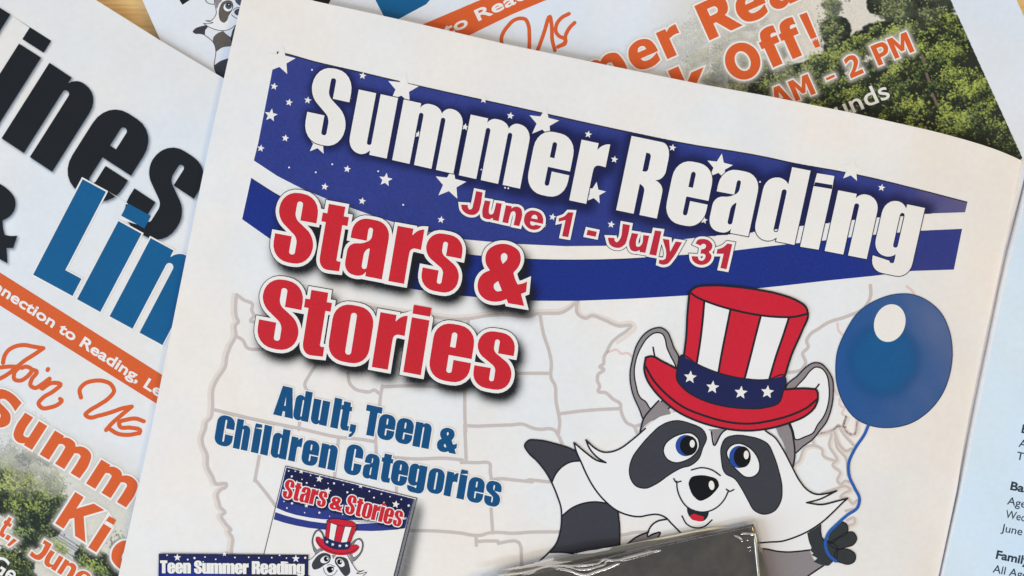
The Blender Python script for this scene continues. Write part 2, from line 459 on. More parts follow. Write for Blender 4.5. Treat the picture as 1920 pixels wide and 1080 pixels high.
v_('c', 64, [(64,70,1),(50,76),(40,77),(12,67),(1,37),(12,8),(40,-2),(52,-1),(64,4,1),(64,24,1),(56,19),(44,16),(30,22),(25,37),(31,53),(44,58),(55,55),(64,50,1)])
v_('e', 76, [(76,31,1),(25,31,1),(31,19),(46,16),(60,19),(72,25,1),(72,6,1),(58,0),(43,-2),(12,7),(0,37),(11,66),(39,77),(67,67),(76,40)], [(25,46,1),(30,58),(40,62),(50,58),(53,46,1)])
v_('r', 54, [(0,0,1),(0,75,1),(24,75,1),(24,64,1),(38,74),(54,76,1),(54,53,1),(44,54),(24,49,1),(24,0,1)])
v_('R', 92, [(0,0,1),(0,100,1),(40,100),(66,97),(80,84),(81,70),(74,52),(62,45,1),(94,0,1),(63,0,1),(36,38,1),(25,38,1),(25,0,1)], [(25,81,1),(36,81),(50,79),(55,70),(50,59),(36,57),(25,57,1)])
v_('a', 72, [(48,0,1),(72,0,1),(72,48),(66,68),(38,77),(8,71,1),(8,52,1),(22,57),(38,59),(48,54),(48,46,1),(22,43),(4,34),(0,20),(8,4),(24,-2),(38,1),(48,8,1)], [(48,32,1),(34,31),(25,25),(26,17),(36,14),(48,21,1)])
v_('k', 78, c_([(0,0),(0,105),(24,105),(24,48),(48,75),(76,75),(46,43),(80,0),(50,0),(29,29),(24,23),(24,0)]))
v_('f', 50, [(8,0,1),(8,58,1),(0,58,1),(0,75,1),(8,75,1),(8,80),(14,99),(34,106),(50,104,1),(50,86,1),(40,88),(33,84),(32,75,1),(48,75,1),(48,58,1),(32,58,1),(32,0,1)])
v_('!', 26, c_([(3,30),(0,100),(26,100),(23,30)]), c_([(1,0),(1,21),(25,21),(25,0)]))
v_('A', 97, c_([(0,0),(34,100),(63,100),(97,0),(70,0),(64,21),(32,21),(26,0)]), c_([(38,39),(48,72),(59,39)]))
v_('M', 104, c_([(0,0),(0,100),(29,100),(52,50),(75,100),(104,100),(104,0),(79,0),(79,66),(60,22),(43,22),(24,66),(24,0)]))
v_('P', 79, [(0,0,1),(0,100,1),(42,100),(66,96),(80,70),(66,42),(42,34),(25,34,1),(25,0,1)], [(25,81,1),(38,80),(52,77),(55,67),(50,57),(38,53),(25,53,1)])
v_('2', 76, [(0,0,1),(76,0,1),(76,20,1),(32,20,1),(56,40),(73,66),(66,92),(36,102),(4,95,1),(4,72,1),(20,79),(34,82),(46,77),(47,66),(34,46),(0,18,1)])
v_('J', 62, [(22,100,1),(62,100,1),(62,28),(54,7),(28,-2),(0,1,1),(0,23,1),(14,20),(28,20),(36,30),(37,81,1),(22,81,1)])
v_('t', 50, [(9,75,1),(9,97,1),(32,97,1),(32,75,1),(50,75,1),(50,58,1),(32,58,1),(32,28),(36,18),(50,18,1),(50,0,1),(36,-2),(16,3),(9,24),(9,58,1),(0,58,1),(0,75,1)])
v_('.', 26, c_([(0,0),(0,24),(26,24),(26,0)])); v_(',', 32, c_([(10,24),(36,24),(14,-20),(-3,-20)]))
v_('-', 42, c_([(0,28),(0,47),(42,47),(42,28)]))
VL['O'] = (100, [ellipse(50, 50, 50, 52, 0, 36), ellipse(50, 50, 24, 31, 0, 30)])
def putv(text, BL, BR, f, gap=9, space=34):
    tot = sum(VL[c][0] if c != ' ' else space for c in text) + gap * (len(text) - 1)
    BL = np.array(BL, float); e = (np.array(BR, float) - BL) / tot; f = np.array(f, float); x = 0; out = []
    for c in text:
        wd = space if c == ' ' else VL[c][0]
        if c != ' ': out.append([BL + e * (x + r[:, :1]) + r[:, 1:] / 100 * f for r in VL[c][1]])
        x += wd + gap
    return out

_fc = {}
def sans(text):
    """outline rings of the built-in sans face, in units of its cap height"""
    if text in _fc: return _fc[text]
    c = bpy.data.curves.new('tmp', 'FONT'); c.body = text; c.size = 1.0; c.resolution_u = 5
    o = bpy.data.objects.new('tmp', c); COL.objects.link(o)
    bpy.context.view_layer.update()
    me = bpy.data.meshes.new_from_object(o.evaluated_get(bpy.context.evaluated_depsgraph_get()))
    V = np.array([v.co[:2] for v in me.vertices])
    key = [tuple(np.round(v, 5)) for v in V]; ids = {}; mp = [ids.setdefault(k, len(ids)) for k in key]
    cnt = {}
    for p in me.polygons:
        vs = [mp[v] for v in p.vertices]
        for a, b in zip(vs, vs[1:] + vs[:1]):
            if a != b: cnt[(a, b)] = cnt.get((a, b), 0) + 1
    nxt = {a: b for (a, b) in cnt if (b, a) not in cnt}
    pts = np.zeros((len(ids), 2))
    for k, i in ids.items(): pts[i] = k
    rings = []; seen = set()
    for s in list(nxt):
        if s in seen: continue
        r = []; q = s
        while q is not None and q not in seen:
            seen.add(q); r.append(q); q = nxt.get(q)
        if len(r) > 2: rings.append(pts[r])
    bpy.data.objects.remove(o); bpy.data.curves.remove(c); bpy.data.meshes.remove(me)
    _fc[text] = rings
    return rings
CAP = max(r[:, 1].max() for r in sans('H'))

def split_glyphs(rings):
    """group rings into glyphs: each outer ring with its holes"""
    outer = [r for r in rings if sum(pip(r[:1] , q)[0] for q in rings if q is not r) % 2 == 0]
    holes = [r for r in rings if not any(r is o for o in outer)]
    out = [[o] for o in outer]
    for h in holes:
        best = min((g for g in out if pip(h[:1], g[0])[0]), key=lambda g: abs(area2(g[0])), default=None)
        if best is not None: best.append(h)
    return out

def put_sans(text, BL, BR, f):
    """text box BL..BR: left and right edge of its ink on the baseline"""
    R = sans(text); A = np.concatenate(R); x0, x1 = A[:, 0].min(), A[:, 0].max()
    BL = np.array(BL, float); e = np.array(BR, float) - BL; f = np.array(f, float)
    return split_glyphs([BL + (r[:, :1] - x0) / (x1 - x0) * e + r[:, 1:] / CAP * f for r in R])

def rot(p, c, a):
    a = math.radians(a); p = np.array(p, float) - c
    return np.stack([p[..., 0] * math.cos(a) - p[..., 1] * math.sin(a), p[..., 0] * math.sin(a) + p[..., 1] * math.cos(a)], -1) + c

def sheet_mesh(name, ring, sheet, mat, thick, label=None, parent=None):
    pts, tri = triangulate([[np.array(ring, float)]], 0, sheet)
    W = sheet.world(pts, 0); n = len(W)
    B = W.copy(); B[:, 2] -= thick
    cnt = {}
    for t in tri:
        for a, b in ((t[0], t[1]), (t[1], t[2]), (t[2], t[0])): cnt[(a, b)] = 1
    side = [(b, a, a + n, b + n) for (a, b) in cnt if (b, a) not in cnt]
    F = [tuple(t) for t in tri] + [tuple(t[::-1] + n) for t in tri] + side
    return link_mesh(name, np.vstack([W, B]), F, mat, parent or sheet.root, label)

def lettering(name, label, glyph_list, rim_mat, rim, mat, sheet, layer, bold=0.0):
    """a word: its rim is the part, each letter a sub-part"""
    base = fill(name, glyph_list, rim_mat, sheet, layer, None, rim + bold, label)
    for g in glyph_list:
        fill('letter', [g], mat, sheet, layer + 2, base, bold)
    return base

# ================================================================== the table
def build_table():
    m, nt, b = new_mat('oak_veneer')
    co = nt.nodes.new('ShaderNodeNewGeometry'); mp = nt.nodes.new('ShaderNodeMapping')
    mp.inputs['Rotation'].default_value = (0, 0, 0.35); mp.inputs['Scale'].default_value = (40, 520, 40)
    n = nt.nodes.new('ShaderNodeTexNoise'); n.inputs['Scale'].default_value = 1.6; n.inputs['Detail'].default_value = 8; n.inputs['Distortion'].default_value = 0.6
    r = nt.nodes.new('ShaderNodeValToRGB')
    r.color_ramp.elements[0].position = 0.3; r.color_ramp.elements[0].color = (*lin((222, 176, 106)), 1)
    r.color_ramp.elements[1].position = 0.7; r.color_ramp.elements[1].color = (*lin((250, 214, 150)), 1)
    nt.links.new(co.outputs['Position'], mp.inputs['Vector']); nt.links.new(mp.outputs[0], n.inputs['Vector'])
    nt.links.new(n.outputs['Fac'], r.inputs[0]); nt.links.new(r.outputs[0], b.inputs['Base Color'])
    bp = nt.nodes.new('ShaderNodeBump'); bp.inputs['Strength'].default_value = .2; bp.inputs['Distance'].default_value = .0002
    nt.links.new(n.outputs['Fac'], bp.inputs['Height']); nt.links.new(bp.outputs[0], b.inputs['Normal'])
    b.inputs['Roughness'].default_value = 0.42
    z = -0.0078; x = .9; y = .6
    V = [(-x, -y, z), (x, -y, z), (x, y, z), (-x, y, z), (-x, -y, z - .025), (x, -y, z - .025), (x, y, z - .025), (-x, y, z - .025)]
    o = link_mesh('tabletop', V, [(0, 1, 2, 3), (7, 6, 5, 4), (0, 4, 5, 1), (1, 5, 6, 2), (2, 6, 7, 3), (3, 7, 4, 0)], m, None)
    o['kind'] = 'structure'
build_table()

INK_BLACK = ink((25, 30, 37), 0.5, 0.3, 0.10, 0.05)
INK_TEAL = ink((8, 78, 130), 0.5, 0.3, 0.07, 0.05)
INK_LOGO = ink((12, 92, 146), 0.5, 0.3, 0.07, 0.05)
INK_ORANGE = ink((216, 96, 48), 0.55, 0.3, 0.05, 0.04)
INK_RED = ink((200, 36, 50), 0.5, 0.3, 0.07, 0.05)
INK_DATE = ink((188, 40, 62), 0.5, 0.3, 0.07, 0.05)
INK_BLUE = ink((38, 54, 136), 0.38, 0.6, 0.15, 0.10)
INK_BLUE2 = ink((22, 46, 134), 0.45, 0.35, 0.15, 0.08)
INK_NAVY = ink((26, 34, 84), 0.5, 0.3, 0.09, 0.05)
INK_DARKRIM = ink((30, 36, 72), 0.55, 0.3, 0.05, 0.05)
INK_MAP = ink((199, 191, 192), 0.7, 0.25, 0.03, 0.03)
INK_MAPGLOW = ink((226, 217, 212), 0.7, 0.25, 0.02, 0.02)
INK_PINKMAP = ink((224, 203, 203), 0.7, 0.25, 0.02, 0.02)
INK_LINE = ink((28, 32, 42), 0.5, 0.3, 0.05, 0.03)
INK_FUR = ink((234, 235, 241), 0.72, 0.25, 0.012, 0.02)
INK_GREY = ink((140, 134, 140), 0.6, 0.3, 0.04, 0.04)
INK_MASK = ink((60, 62, 72), 0.5, 0.3, 0.07, 0.04)
INK_PAW = ink((48, 54, 60), 0.5, 0.3, 0.07, 0.04)
INK_PUPIL = ink((12, 15, 22), 0.45, 0.3, 0.04, 0.03)
INK_IRIS = ink((34, 74, 160), 0.5, 0.3, 0.05, 0.03)
INK_BALLOON = ink((22, 82, 150), 0.38, 0.6, 0.07, 0.06)
INK_BALLOON2 = ink((14, 84, 148), 0.36, 0.8, 0.07, 0.06)
INK_HAT = ink((202, 32, 56), 0.5, 0.3, 0.06, 0.04)

# ------------------------------------------------------------------ printed tree photograph
def vnoise(shape, sg):
    a = blur(RNG.random(shape), sg); return (a - a.min()) / (a.max() - a.min())

def foliage(name, box, st, masses, sheet, layer, up, clip, wash, extra=None, leaves=1.0, label=None):
    """a printed snapshot of trees, painted leaf by leaf on a fine grid"""
    xs = np.arange(box[0], box[2], st); ys = np.arange(box[1], box[3], st)
    X, Y = np.meshgrid(xs, ys); sh = X.shape
    rgb = np.zeros(sh + (3,)); rgb[:] = wash[0]; A = wash[1](X, Y)
    nz = vnoise(sh, 5) * .6 + vnoise(sh, 1.6) * .4
    rgb *= (0.96 + .08 * nz)[..., None]
    if extra: extra(X, Y, rgb, A)
    up = np.array(up)
    up = up / np.linalg.norm(up); sd = np.array([-up[1], up[0]])
    def stamp(lx, ly, a, b, th, c, op, cov):
        r = max(a, b) * 1.3 + 1
        i0, i1 = int((ly - r - ys[0]) / st), int((ly + r - ys[0]) / st) + 2
        j0, j1 = int((lx - r - xs[0]) / st), int((lx + r - xs[0]) / st) + 2
        i0 = max(i0, 0); j0 = max(j0, 0)
        if i1 <= i0 or j1 <= j0 or i0 >= sh[0] or j0 >= sh[1]: return
        dx = X[i0:i1, j0:j1] - lx; dy = Y[i0:i1, j0:j1] - ly
        u = dx * math.cos(th) + dy * math.sin(th); v = -dx * math.sin(th) + dy * math.cos(th)
        m = np.clip(1.6 - ((u / a) ** 2 + (v / b) ** 2) * 1.2, 0, 1) * op
        rgb[i0:i1, j0:j1] = rgb[i0:i1, j0:j1] * (1 - m[..., None]) + c * m[..., None]
        A[i0:i1, j0:j1] = np.maximum(A[i0:i1, j0:j1], m * cov)
    boughs = []
    for (cx, cy, rx, ry, al, br, hue) in masses:
        for _ in range(max(3, int(rx * ry / (120 if al > .7 else 80)))):
            t = RNG.random() * 6.283; q = math.sqrt(RNG.random())
            boughs.append((cx + rx * q * math.cos(t), cy + ry * q * math.sin(t), RNG.uniform(7, 18), al, br + RNG.normal(0, .27), hue))
    boughs.sort(key=lambda p: (p[0] * up[0] + p[1] * up[1]) + RNG.normal(0, 9), reverse=True)
    base = math.atan2(sd[1], sd[0])
    for (cx, cy, rx, ry, al, br, hue) in masses:
        if al < .8: continue
        e = ((X - cx) / (rx * .98)) ** 2 + ((Y - cy) / (ry * .98)) ** 2 + (nz - .5) * 1.0
        m = np.clip((1.0 - e) * 6, 0, 1) * .95
        rgb[:] = rgb * (1 - m[..., None]) + np.array([20, 31, 26.]) * m[..., None]; A[:] = np.maximum(A, m)
    for (bx, by, R_, al, br, hue) in boughs:
        fogc = np.array([224, 214, 194.]); cov = .3 + .7 * al
        for _ in range(5):
            o = RNG.normal(0, R_ * .38, 2)
            stamp(bx + o[0] - up[0] * R_ * .35, by + o[1] - up[1] * R_ * .35, R_ * .6, R_ * .38, base + RNG.normal(0, .5), (np.array([20, 31, 26.]) * (.75 + .5 * br)) * al + fogc * (1 - al), .62 if al > .5 else .28, cov)
        n_ = int(R_ * R_ * .40 * leaves); pu = RNG.normal(0, .48, n_); ps = RNG.normal(0, .62, n_)
        lit = pu * 1.9 + (br - .5) * 4.2 + RNG.normal(0, .8, n_)
        for i in np.argsort(lit):
            L = 1 / (1 + math.exp(-1.8 * lit[i] + .75))
            c = np.array([22, 36, 28.]) * (1 - L) + (np.array([172, 186, 88.]) * hue + np.array([124, 144, 104.]) * (1 - hue)) * L
            c = (c * RNG.uniform(.8, 1.22)) * al + fogc * (1 - al) * RNG.uniform(.93, 1.04)
            x_ = bx + (up[0] * pu[i] + sd[0] * ps[i]) * R_; y_ = by + (up[1] * pu[i] + sd[1] * ps[i]) * R_
            stamp(x_, y_, RNG.uniform(1.3, 2.8), RNG.uniform(.8, 1.5), base + RNG.normal(.3, .7), c, .85, cov)
    rgb = np.clip(rgb * (1 + RNG.normal(0, .03, sh))[..., None], 0, 255) / 255
    rgba = np.zeros(sh + (4,))
    rgba[..., :3] = np.where(rgb <= .04045, rgb / 12.92, ((rgb + .055) / 1.055) ** 2.4)
    rgba[..., 3] = np.clip(A, 0, 1)
    return grid_print(name, xs, ys, rgba, sheet, layer, None, label, clip)

# ================================================================== newsletter under the top edge (turned to the left)
def upper_newsletter():
    root = thing('newsletter', 'newsletter cover at the upper right, turned anticlockwise, with tree photo and Kick Off lettering', 'newsletter', 1100, 20, -0.0053, 'newsletter covers under the open newsletter')
    S = Sheet(root, -0.0053)
    L0 = np.array([267., 0.]); d = np.array([math.sin(math.radians(23.9)), math.cos(math.radians(23.9))])
    R0 = np.array([1906., 0.]); dr = np.array([math.sin(math.radians(24.6)), math.cos(math.radians(24.6))])
    sheet_mesh('cover_page', [L0 - d * 900, L0 + d * 1000, R0 + dr * 310, R0 - dr * 1500], S, PAPER_COOL, 0.0006)
    # tree photo
    edge = [(1120, 190), (1215, -9), (1778.5, -9), (1917, 296), (1908, 304), (1440, 232)]
    def wash(X, Y):
        return np.clip((X - (1222 - (Y + 9) * .477)) / 260, 0, 1) * .55
    def extra(X, Y, rgb, A):
        sky = np.clip((X - 1380) / 120, 0, 1)
        A[:] = np.maximum(A, sky * .8)
        yel = np.exp(-(((X - 1300) / 130) ** 2 + ((Y - 60) / 90) ** 2)) * .7
        rgb[:] = rgb * (1 - yel[..., None]) + np.array([216, 206, 176.]) * yel[..., None]
    M = [(1310, 100, 50, 60, .22, .5, .6), (1350, 130, 60, 48, .5, .4, .5), (1400, 60, 50, 50, .3, .45, .3), (1420, 150, 60, 40, .85, .4, .8), (1330, 160, 50, 26, .6, .35, .4),
         (1563, 18, 18, 34, .75, .5, .6), (1568, 58, 30, 30, .85, .5, .6), (1585, 96, 44, 30, .95, .5, .8), (1545, 130, 42, 30, .9, .5, .8),
         (1655, 8, 34, 22, .8, .35, .5), (1700, 30, 44, 34, .8, .4, .5), (1745, 12, 46, 40, .85, .2, .3), (1660, 60, 50, 22, .9, .6, .9), (1625, 80, 36, 26, .95, .55, .9),
         (1770, 75, 60, 50, 1, .62, 1), (1720, 100, 60, 44, 1, .45, .8), (1810, 130, 60, 55, 1, .65, 1), (1660, 160, 80, 52, 1, .38, .8), (1560, 175, 70, 40, 1, .5, .9), (1500, 150, 44, 34, .85, .42, .7),
         (1745, 180, 70, 60, 1, .25, .6), (1840, 200, 60, 60, 1, .6, 1), (1720, 215, 66, 34, 1, .75, 1), (1650, 215, 50, 26, 1, .3, .6), (1830, 250, 60, 40, 1, .25, .2), (1780, 240, 50, 30, 1, .55, .8), (1890, 270, 40, 50, 1, .4, .7), (1450, 120, 30, 30, .6, .3, .4), (1470, 175, 40, 25, .9, .4, .6)]
    ph = foliage('printed_photo', (1110, -10, 1925, 306), 1.35, M, S, 2, (-.45, -.9), np.array(edge, float), (np.array([234, 228, 219.]), wash), extra, label='faded colour photo of leafy trees printed on the cover')
    ph['kind'] = 'stuff' if False else ''
    del ph['kind']
    # trunk
    for l_ in ([(1729, 104), (1733, 118)], [(1737, 138), (1742, 152)], [(1748, 176), (1757, 196)]): stroke('printed_trunk', [l_], 5.0, ink((112, 100, 88)), S, 5)
    # header lettering peeping in
    shape('logo_letter', [(690, -30), (704, 0), (720, 31), (745, 37), (799, 8), (806, 0), (790, -30)], INK_LOGO, S, 3, corners=True, label='foot of a blue logo letter')
    shape('logo_letter', [(570, -30), (588, 1), (616, 8), (630, -20)], INK_BLACK, S, 3, corners=True, label='foot of a black logo letter')
    shape('logo_letter', [(326, -22), (337, 1), (342, 9), (356, 0), (370, -22)], INK_BLACK, S, 3, corners=True, label='foot of a black logo letter')
    shape('slogan_bar', [(780, 51), (792, 46), (900, 0), (960, -28), (1090, -30), (1024, 0), (960, 27), (880, 66), (856, 77)], INK_ORANGE, S, 3, corners=True, label='orange slogan bar')
    lettering('slogan_text', 'white words to Reading on the orange bar', put_sans('to Reading, Le', (836.5, 67.5), (1121, -66), (-8.5, -18.5)), INK_ORANGE, .3, WHITE, S, 6, .9)
    sw = 7.0
    js = stroke('script_line', [Z(960, 0, 4, [(-75, 335), (-80, 290), (-60, 235), (-30, 195), (10, 155), (60, 138), (100, 145), (122, 185), (130, 260), (128, 400)]),
                                Z(960, 0, 4, [(180, 400), (190, 380), (235, 260), (285, 122), (298, 200), (302, 300), (322, 378)]),
                                Z(960, 0, 4, [(427, 103), (370, 135), (332, 190), (330, 240), (350, 268), (402, 300), (400, 322), (345, 350)]),
                                Z(960, 0, 4, [(470, 170), (435, 205), (402, 265), (396, 318), (345, 352)])], sw, INK_ORANGE, S, 4, label='brush script words Join Us in orange')
    T = []
    f = (-28, -62.5)
    T += [q for q in putv('m', (1099, 178), (1180, 141.5), f)] + putv('e', (1192, 136), (1241, 114.5), f) + putv('r', (1252, 109.5), (1287, 94), f)
    T += putv('R', (1331, 74.5), (1389, 48), f) + putv('e', (1393, 47), (1443, 24), f) + putv('a', (1451, 20), (1497, -1), f)
    rim = 4.2
    soft('lettering_halo', T, (236, 234, 230), S, 4, 0, 0, 4, .8, 6, 1.6, label='pale halo round the orange lettering')
    lettering('headline_lettering', 'orange words Summer Reading with white rim', T, WHITE, rim - .9, INK_ORANGE, S, 8, 1.1)
    T = putv('k', (1283, 199), (1340, 174), f) + putv('O', (1377, 157), (1435, 132), (-27, -60)) + putv('f', (1445, 127.5), (1478, 113.5), f) + putv('f', (1482, 112), (1514, 98), f) + putv('!', (1528, 91.5), (1540, 87), f)
    soft('lettering_halo', T, (236, 234, 230), S, 4, 0, 0, 4, .8, 6, 1.6, label='pale halo round the orange lettering')
    lettering('headline_lettering', 'orange words Kick Off with white rim', T, WHITE, rim - .9, INK_ORANGE, S, 8, 1.1)
    f = (-16, -36.5)
    T = putv('AM', (1454, 205.5), (1530, 175), f) + putv('2', (1596, 147.3), (1620, 136.5), f) + putv('PM', (1647.5, 123.5), (1715, 96), f)
    T.append([np.array([(1548, 146.5), (1564, 139.5), (1566, 144), (1550, 151)])])
    soft('lettering_halo', T, (226, 224, 214), S, 4, 0, 0, 3.5, .75, 5, 1.6, label='pale halo round the opening hours')
    lettering('time_lettering', 'orange times AM - 2 PM with white rim', T, WHITE, 2.6, INK_ORANGE, S, 8)
    lettering('place_lettering', 'white word ending in unds', put_sans('ounds', (1542, 236), (1670, 182.5), (-14, -31)), ink((60, 70, 56)), .8, WHITE, S, 8, .45)
    # small raccoon beside the logo
    q = lambda p: Z(260, 0, 6.75, p)
    rc = shape('printed_raccoon', q([(960, -60), (960, 30), (975, 100), (982, 170), (955, 225), (920, 258), (848, 262, 1), (900, 283), (820, 297, 1), (870, 330), (960, 370), (1060, 388), (1150, 370), (1225, 318), (1330, 200), (1330, -60)]), INK_FUR, S, 4, label='small standing raccoon printed beside the logo')
    LN = 1.1
    stroke('outline', [q([(960, -40), (960, 30), (975, 100), (982, 170), (955, 225), (920, 258), (848, 262)]), q([(848, 262), (900, 275), (942, 286)]), q([(942, 286), (890, 300), (820, 297)]), q([(820, 297), (870, 330), (960, 370), (1060, 388), (1150, 370), (1225, 318)]),
                       q([(838, -10), (860, 25), (900, 48), (955, 55)]), q([(1175, 185), (1195, 205), (1220, 222), (1262, 238)]), q([(1195, 130), (1215, 108), (1245, 98), (1290, 95)]),
                       q([(838, 448), (890, 485), (935, 525), (965, 580), (976, 650), (968, 730), (957, 800), (960, 870), (990, 940), (1030, 985), (1060, 1008)])], LN, INK_LINE, S, 8, rc)
    shape('grey_fur', q([(962, -20), (1030, -20), (1052, 2), (1015, 50), (990, 110), (975, 60)]), INK_GREY, S, 6, rc)
    brn = ink((96, 90, 86))
    shape('eye_patch', q([(1130, 2), (1060, 28), (1022, 100), (1013, 190), (1035, 262), (1080, 288), (1115, 262), (1140, 200), (1180, 135), (1197, 62), (1172, 12)]), brn, S, 6, rc)
    fill('eye', [[ellipse(*q([(1128, 92)])[0], 54 / 6.75, 52 / 6.75)]], INK_FUR, S, 7, rc)
    fill('iris', [[ellipse(*q([(1138, 72)])[0], 42 / 6.75, 44 / 6.75)]], ink((70, 88, 104)), S, 8, rc)
    fill('pupil', [[ellipse(*q([(1140, 60)])[0], 22 / 6.75, 24 / 6.75)]], INK_PUPIL, S, 9, rc)
    fill('glint', [[ellipse(*q([(1140, 58)])[0], 7 / 6.75, 8 / 6.75)]], WHITE, S, 10, rc)
    shape('nose', q([(1208, 155), (1225, 125), (1270, 108), (1320, 130), (1300, 190), (1240, 192)]), ink((70, 70, 82)), S, 7, rc)
    shape('eye_patch', q([(1220, 0), (1250, 50), (1290, 72), (1340, 40), (1330, -30), (1225, -30)]), ink((74, 78, 104)), S, 6, rc)
    shape('arm', q([(685, 402), (705, 370), (780, 335), (850, 320, 1), (872, 338), (842, 380), (838, 446, 1), (780, 430), (710, 425)]), INK_MASK, S, 6, rc)
    shape('belly', q([(1068, 392, 1), (1000, 420), (945, 475), (940, 520), (970, 590), (982, 655, 1), (1050, 605), (1170, 585, 1), (1190, 500), (1110, 435)]), brn, S, 6, rc)
    shape('arm', q([(1225, 320, 1), (1190, 380), (1165, 470, 1), (1175, 520), (1260, 420, 1)]), INK_MASK, S, 6, rc)
    shape('leg', q([(960, 825, 1), (1030, 775), (1140, 735, 1), (1160, 820), (1120, 930), (1062, 1008, 1), (1000, 950), (965, 885)]), INK_MASK, S, 6, rc)
upper_newsletter()

# ================================================================== newsletter at the left (turned clockwise)
def left_newsletter():
    root = thing('newsletter', 'newsletter cover at the left, turned clockwise, with black and blue headline over an orange bar', 'newsletter', 120, 500, -0.0041, 'newsletter covers under the open newsletter')
    S = Sheet(root, -0.0041)
    a = math.radians(32.0); e = np.array([math.cos(a), math.sin(a)]); dn = np.array([-math.sin(a), math.cos(a)])
    p0 = np.array([180., 0.])
    p1 = p0 + e * 300
    sheet_mesh('cover_page', [p0 - e * 900, p0, np.array([300., 75.5]), np.array([415, 144.]), np.array([415, 144.]) + e * 330, np.array([415, 144.]) + e * 330 + dn * 1700, p0 - e * 900 + dn * 1840], S, PAPER_SIDE, 0.0006)
    clip = np.array([(-9, 760), (40, 742), (180, 812), (262, 850), (262, 1092), (-9, 1092)], float)
    def wash(X, Y):
        t = (Y - 770) * math.cos(a) - (X - 0) * math.sin(a) * .6
        return np.clip(t / 190 + .12, 0, .75)
    def extra(X, Y, rgb, A):
        # pale shed roof with ruled battens
        m = ((X > 92) & (X < 158) & (Y > 968) & (Y < 1075)).astype(float) * np.clip((Y - (968 + (X - 92) * .55)) / 6, 0, 1)
        m = blur(m, 2)
        rgb[:] = rgb * (1 - m[..., None]) + np.array([203, 203, 206.]) * m[..., None]; A[:] = np.maximum(A, m * .9)
        for k in (4, 11, 16, 30):
            l = np.exp(-((Y - (990 + k + (X - 100) * .63)) / 1.0) ** 2) * (X > 100) * (X < 152)
            rgb[:] = rgb * (1 - .45 * l[..., None])
    M = [(20, 850, 44, 34, .35, .35, .3), (60, 895, 50, 40, .55, .5, .6), (95, 915, 36, 24, .5, .6, .8), (20, 905, 44, 30, .8, .6, .9), (15, 940, 34, 28, 1, .4, .8), (70, 945, 56, 30, .95, .55, .8),
         (65, 985, 48, 34, 1, .35, .7), (40, 965, 34, 26, 1, .5, .9), (95, 990, 22, 22, .9, .6, .9), (50, 1010, 30, 26, .95, .3, .3), (10, 1060, 40, 34, 1, .25, .6), (40, 1058, 30, 24, 1, .55, 1), (25, 1085, 44, 18, 1, .3, .5),
         (165, 1040, 28, 20, .95, .5, .6), (185, 1062, 36, 28, 1, .5, .8), (215, 1075, 26, 24, 1, .2, .4), (225, 1030, 12, 14, .9, .3, .4), (108, 1027, 7, 4, .9, .6, .9), (62, 815, 30, 20, .18, .3, .3), (100, 870, 40, 20, .22, .5, .6)]
    foliage('printed_photo', (-10, 740, 264, 1092), 1.3, M, S, 2, (.5, -.85), clip, (np.array([230, 228, 218.]), wash), extra, label='faded colour photo of trees and a pale shed roof')
    f = (109, -172)
    T = [put('L', (-135, 172), (-60, 218), f), put('i', (-53, 223), (-13, 248.5), f), put('n', (4, 259), (97.5, 321), f), put('e', (111, 331), (205, 392), f), put('s', (219, 403), (308, 462), f)]
    soft('lettering_halo', T, (120, 136, 156), S, 3, 2.5, 2.5, 2.4, .75, 1.2, 1.6, label='soft grey blue edge round the black headline')
    lettering('headline_lettering', 'heavy black word Lines', T, ink((18, 22, 28)), 0.8, INK_BLACK, S, 5)
    T = [put('&', (-97, 435), (8, 492), (58, -134))]
    soft('lettering_halo', T, (120, 136, 156), S, 3, 2.5, 2.5, 2.4, .7, 1.2, 1.6)
    lettering('headline_lettering', 'heavy black ampersand cut by the photo edge', T, ink((18, 22, 28)), 0.8, INK_BLACK, S, 5)
    T = [put('L', (62, 515), (136, 555), (93, -179)), put('i', (144.5, 561), (188, 585), (95, -180)), put('n', (205.5, 593), (304.5, 647), (94.5, -180))]
    lettering('headline_lettering', 'heavy blue word Lin running under the open newsletter', T, WHITE, 3.0, INK_LOGO, S, 9)
    shape('slogan_bar', [(-60, 473), (0, 511), (304, 703), (344, 728), (344, 789), (292, 756), (0, 573), (-60, 535)], INK_ORANGE, S, 3, corners=True, label='orange slogan bar')
    lettering('slogan_text', 'white words nnection to Reading, Le on the orange bar', put_sans('nnection to Reading, Le', (-14, 542), (297.5, 744), (10.3, -16.2)), INK_ORANGE, .3, WHITE, S, 6, .9)
    q = lambda p: Z(0, 540, 4, p)
    stroke('script_line', [q([(22, 562), (32, 515), (60, 470), (110, 440), (180, 428), (250, 440), (325, 452)]), q([(325, 452), (270, 490), (180, 548), (100, 615), (45, 655), (-20, 690)]), q([(-20, 600), (60, 590), (150, 592)]),
                           q([(150, 592), (108, 635), (108, 685), (150, 695), (200, 668), (238, 612), (190, 590), (165, 600)]), q([(238, 612), (275, 625), (235, 690), (228, 730), (262, 750), (310, 725), (370, 680)]), q([(360, 608), (356, 616)]),
                           q([(372, 682), (345, 722), (310, 760), (390, 712), (455, 722), (400, 775), (320, 825), (288, 868), (315, 900), (380, 895), (440, 870), (462, 842), (450, 832)]),
                           q([(607, 822), (597, 765), (635, 718), (700, 697), (770, 697), (830, 722), (855, 772), (820, 822), (740, 878), (668, 922), (640, 950), (665, 970), (740, 958), (840, 930), (920, 902), (988, 890)]),
                           q([(985, 892), (900, 962), (835, 1020), (795, 1066)]), q([(1078, 1000), (1020, 980), (950, 988), (892, 1012), (900, 1040), (980, 1048), (1052, 1072), (1045, 1090)]), q([(1045, 1088), (960, 1102), (880, 1092), (828, 1062)])],
           7.8, INK_ORANGE, S, 4, label='brush script words Join Us in orange')
    f = (36.5, -57)
